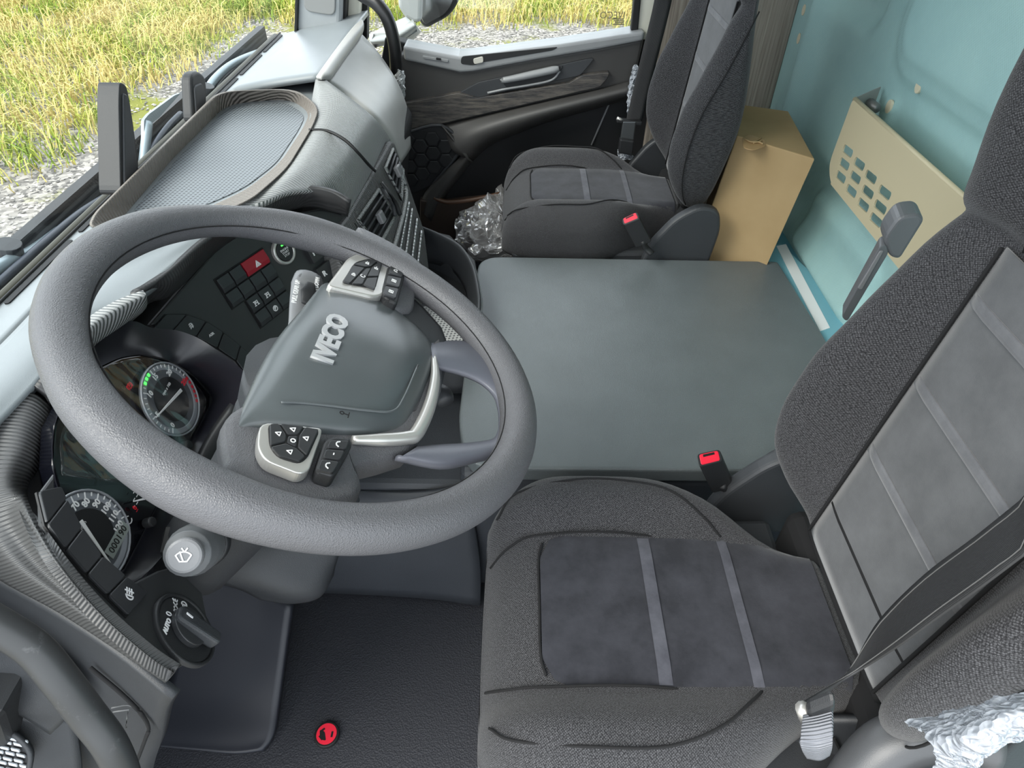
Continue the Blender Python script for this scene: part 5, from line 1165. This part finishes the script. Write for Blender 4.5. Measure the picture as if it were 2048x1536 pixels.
for j in range(7):
    for i in range(4):
        u0 = -30 + i * 22 + j * 3 + (j % 2) * 8; v0 = 1466 + j * 11 + i * 4
        if u0 + 16 > 55 or (v0 < 1478 and u0 > 18): continue
        prism('lit_slit', [SG.at(u0, v0, .004), SG.at(u0 + 17, v0 + 4, .004), SG.at(u0 + 19, v0 + 10, .004), SG.at(u0 + 2, v0 + 6, .004)], SG.n * -.003, M_slit, grl, bev=.0008)
# ---- folded lever behind the driver's seat
M_lev = grained('lever_grey', (92, 94, 97), .42, 1200, .1)
lv_ = thing('seat_lever', 'grey plastic lever and bar behind the driver backrest', 'lever', tuple(Y(1750, 540, .72)))
prism('lever_cap', rnd([Y(1766, 478, .735), Y(1800, 432, .735), Y(1838, 428, .735), Y(1850, 440, .735), Y(1800, 520, .735), Y(1780, 515, .735)], .012), (.01, .04, 0), M_lev, lv_, bev=.006, seg=3)
prism('lever_bar', rnd([Y(1682, 634, .735), Y(1760, 492, .735), Y(1772, 490, .735), Y(1778, 505, .735), Y(1694, 645, .735)], .008), (.01, .025, 0), M_lev, lv_, bev=.005)
prism('bar_slot', rnd([Y(1716, 578, .733), Y(1760, 503, .733), Y(1768, 502, .733), Y(1724, 580, .733)], .004), (0, .004, 0), M_stalk, lv_, bev=.001)
prism('lever_post', [V((.50, .69, .02)), V((.53, .69, .02)), V((.53, .69, .80)), V((.50, .69, .80))], (0, .03, 0), M_blk, lv_, bev=.005)
# ---- seat side trim at the bottom right
tr_ = thing('seat_side_trim', 'black plastic trim with a curved handle below the driver seat', 'seat trim', (.40, .22, .3))
patch('side_shell', [zz([(1230, 1560, .40), (1400, 1520, .40), (1480, 1485, .41), (1590, 1445, .43), (1720, 1440, .46), (1850, 1450, .48)]), zz([(1230, 1600, .37), (1400, 1560, .37), (1490, 1530, .38), (1600, 1500, .39), (1720, 1500, .42), (1850, 1520, .44)]), zz([(1240, 1700, .32), (1400, 1680, .32), (1500, 1650, .32), (1620, 1640, .32), (1740, 1640, .34), (1860, 1640, .36)])], M_dark, tr_, k=5, thick=.01, up=(0, -1, .6))
tube('trim_groove', zz([(1668, 1475, .43), (1680, 1500, .415), (1698, 1545, .39)]), .002, M_seam, tr_, n=6)
tube('trim_groove', zz([(1572, 1508, .395), (1582, 1545, .38)]), .002, M_seam, tr_, n=6)
tube('curved_handle', zz([(1660, 1640, .46), (1715, 1555, .50), (1770, 1500, .53), (1830, 1475, .545), (1900, 1470, .55), (1990, 1500, .55)]), [.026, .028, .030, .030, .028, .024], grained('handle_grey', (72, 73, 75), .36, 1200, .15), tr_, n=18, k=6)
patch('rear_trim', [zz([(1950, 1560, .52), (2010, 1500, .53), (2080, 1440, .54)]), zz([(2000, 1600, .50), (2050, 1540, .51), (2120, 1480, .52)])], M_dark, tr_, k=4, thick=.02, up=(0, -1, .8))
# ---- wipers outside
def wiper(label, path, arm, pivot):
    t = thing('windscreen_wiper', label, 'wiper', tuple(path[0]), group='windscreen wipers')
    tube('blade_rail', path, .007, mat('wiper_blue_black', (44, 50, 62), .35), t, n=8, k=5)
    P = spline(path, 5); 
    off = V((.012, 0, -.022))
    tube('blade_rubber', [p + V((.010, 0, -.030)) for p in path], .005, M_rubber, t, n=6, k=5)
    for i in range(1, len(P) - 1, 2): tube('blade_link', [P[i], P[i] + V((.010, .010, -.030))], .004, M_dark, t, n=6, k=1)
    tube('wiper_arm', arm, .009, mat('wiper_arm_grey', (150, 164, 172), .35, .3), t, n=8, k=5)
    disc('pivot', pivot, (.3, 0, 1), .018, .02, M_dark, t, seg=16)
    return t
X0 = -.715
wiper('wiper on the near windscreen edge at the left of the photo', [X(-60, 620, X0), X(20, 548, X0), X(90, 486, X0), X(160, 428, X0), X(215, 392, X0)], [X(-40, 560, X0 - .02), X(20, 520, X0 - .02), X(60, 505, X0 - .02), X(120, 462, X0 - .02)], X(20, 510, X0 - .03))
wt = wiper('wiper rising between the two sensor housings', [X(286, 380, X0), X(296, 330, X0), X(312, 290, X0), X(336, 255, X0), X(362, 228, X0)], [X(276, 420, X0), X(284, 350, X0), X(291, 290, X0), X(296, 245, X0)], X(278, 425, X0))
prism('arm_plate', rnd([X(288, 240, X0), X(298, 228, X0), X(350, 190, X0), X(362, 186, X0), X(318, 236, X0), X(302, 248, X0), X(300, 300, X0), X(288, 330, X0)], .006), (-.006, 0, 0), mat('wiper_arm_grey', (150, 164, 172), .35, .3), wt, bev=.001)
wiper('wiper along the far windscreen edge by the pillar', [X(405, 225, X0), X(440, 165, X0), X(480, 128, X0), X(520, 106, X0), X(560, 82, X0)], [X(410, 190, X0), X(430, 158, X0), X(470, 125, X0), X(530, 100, X0)], X(412, 188, X0))
"""end"""
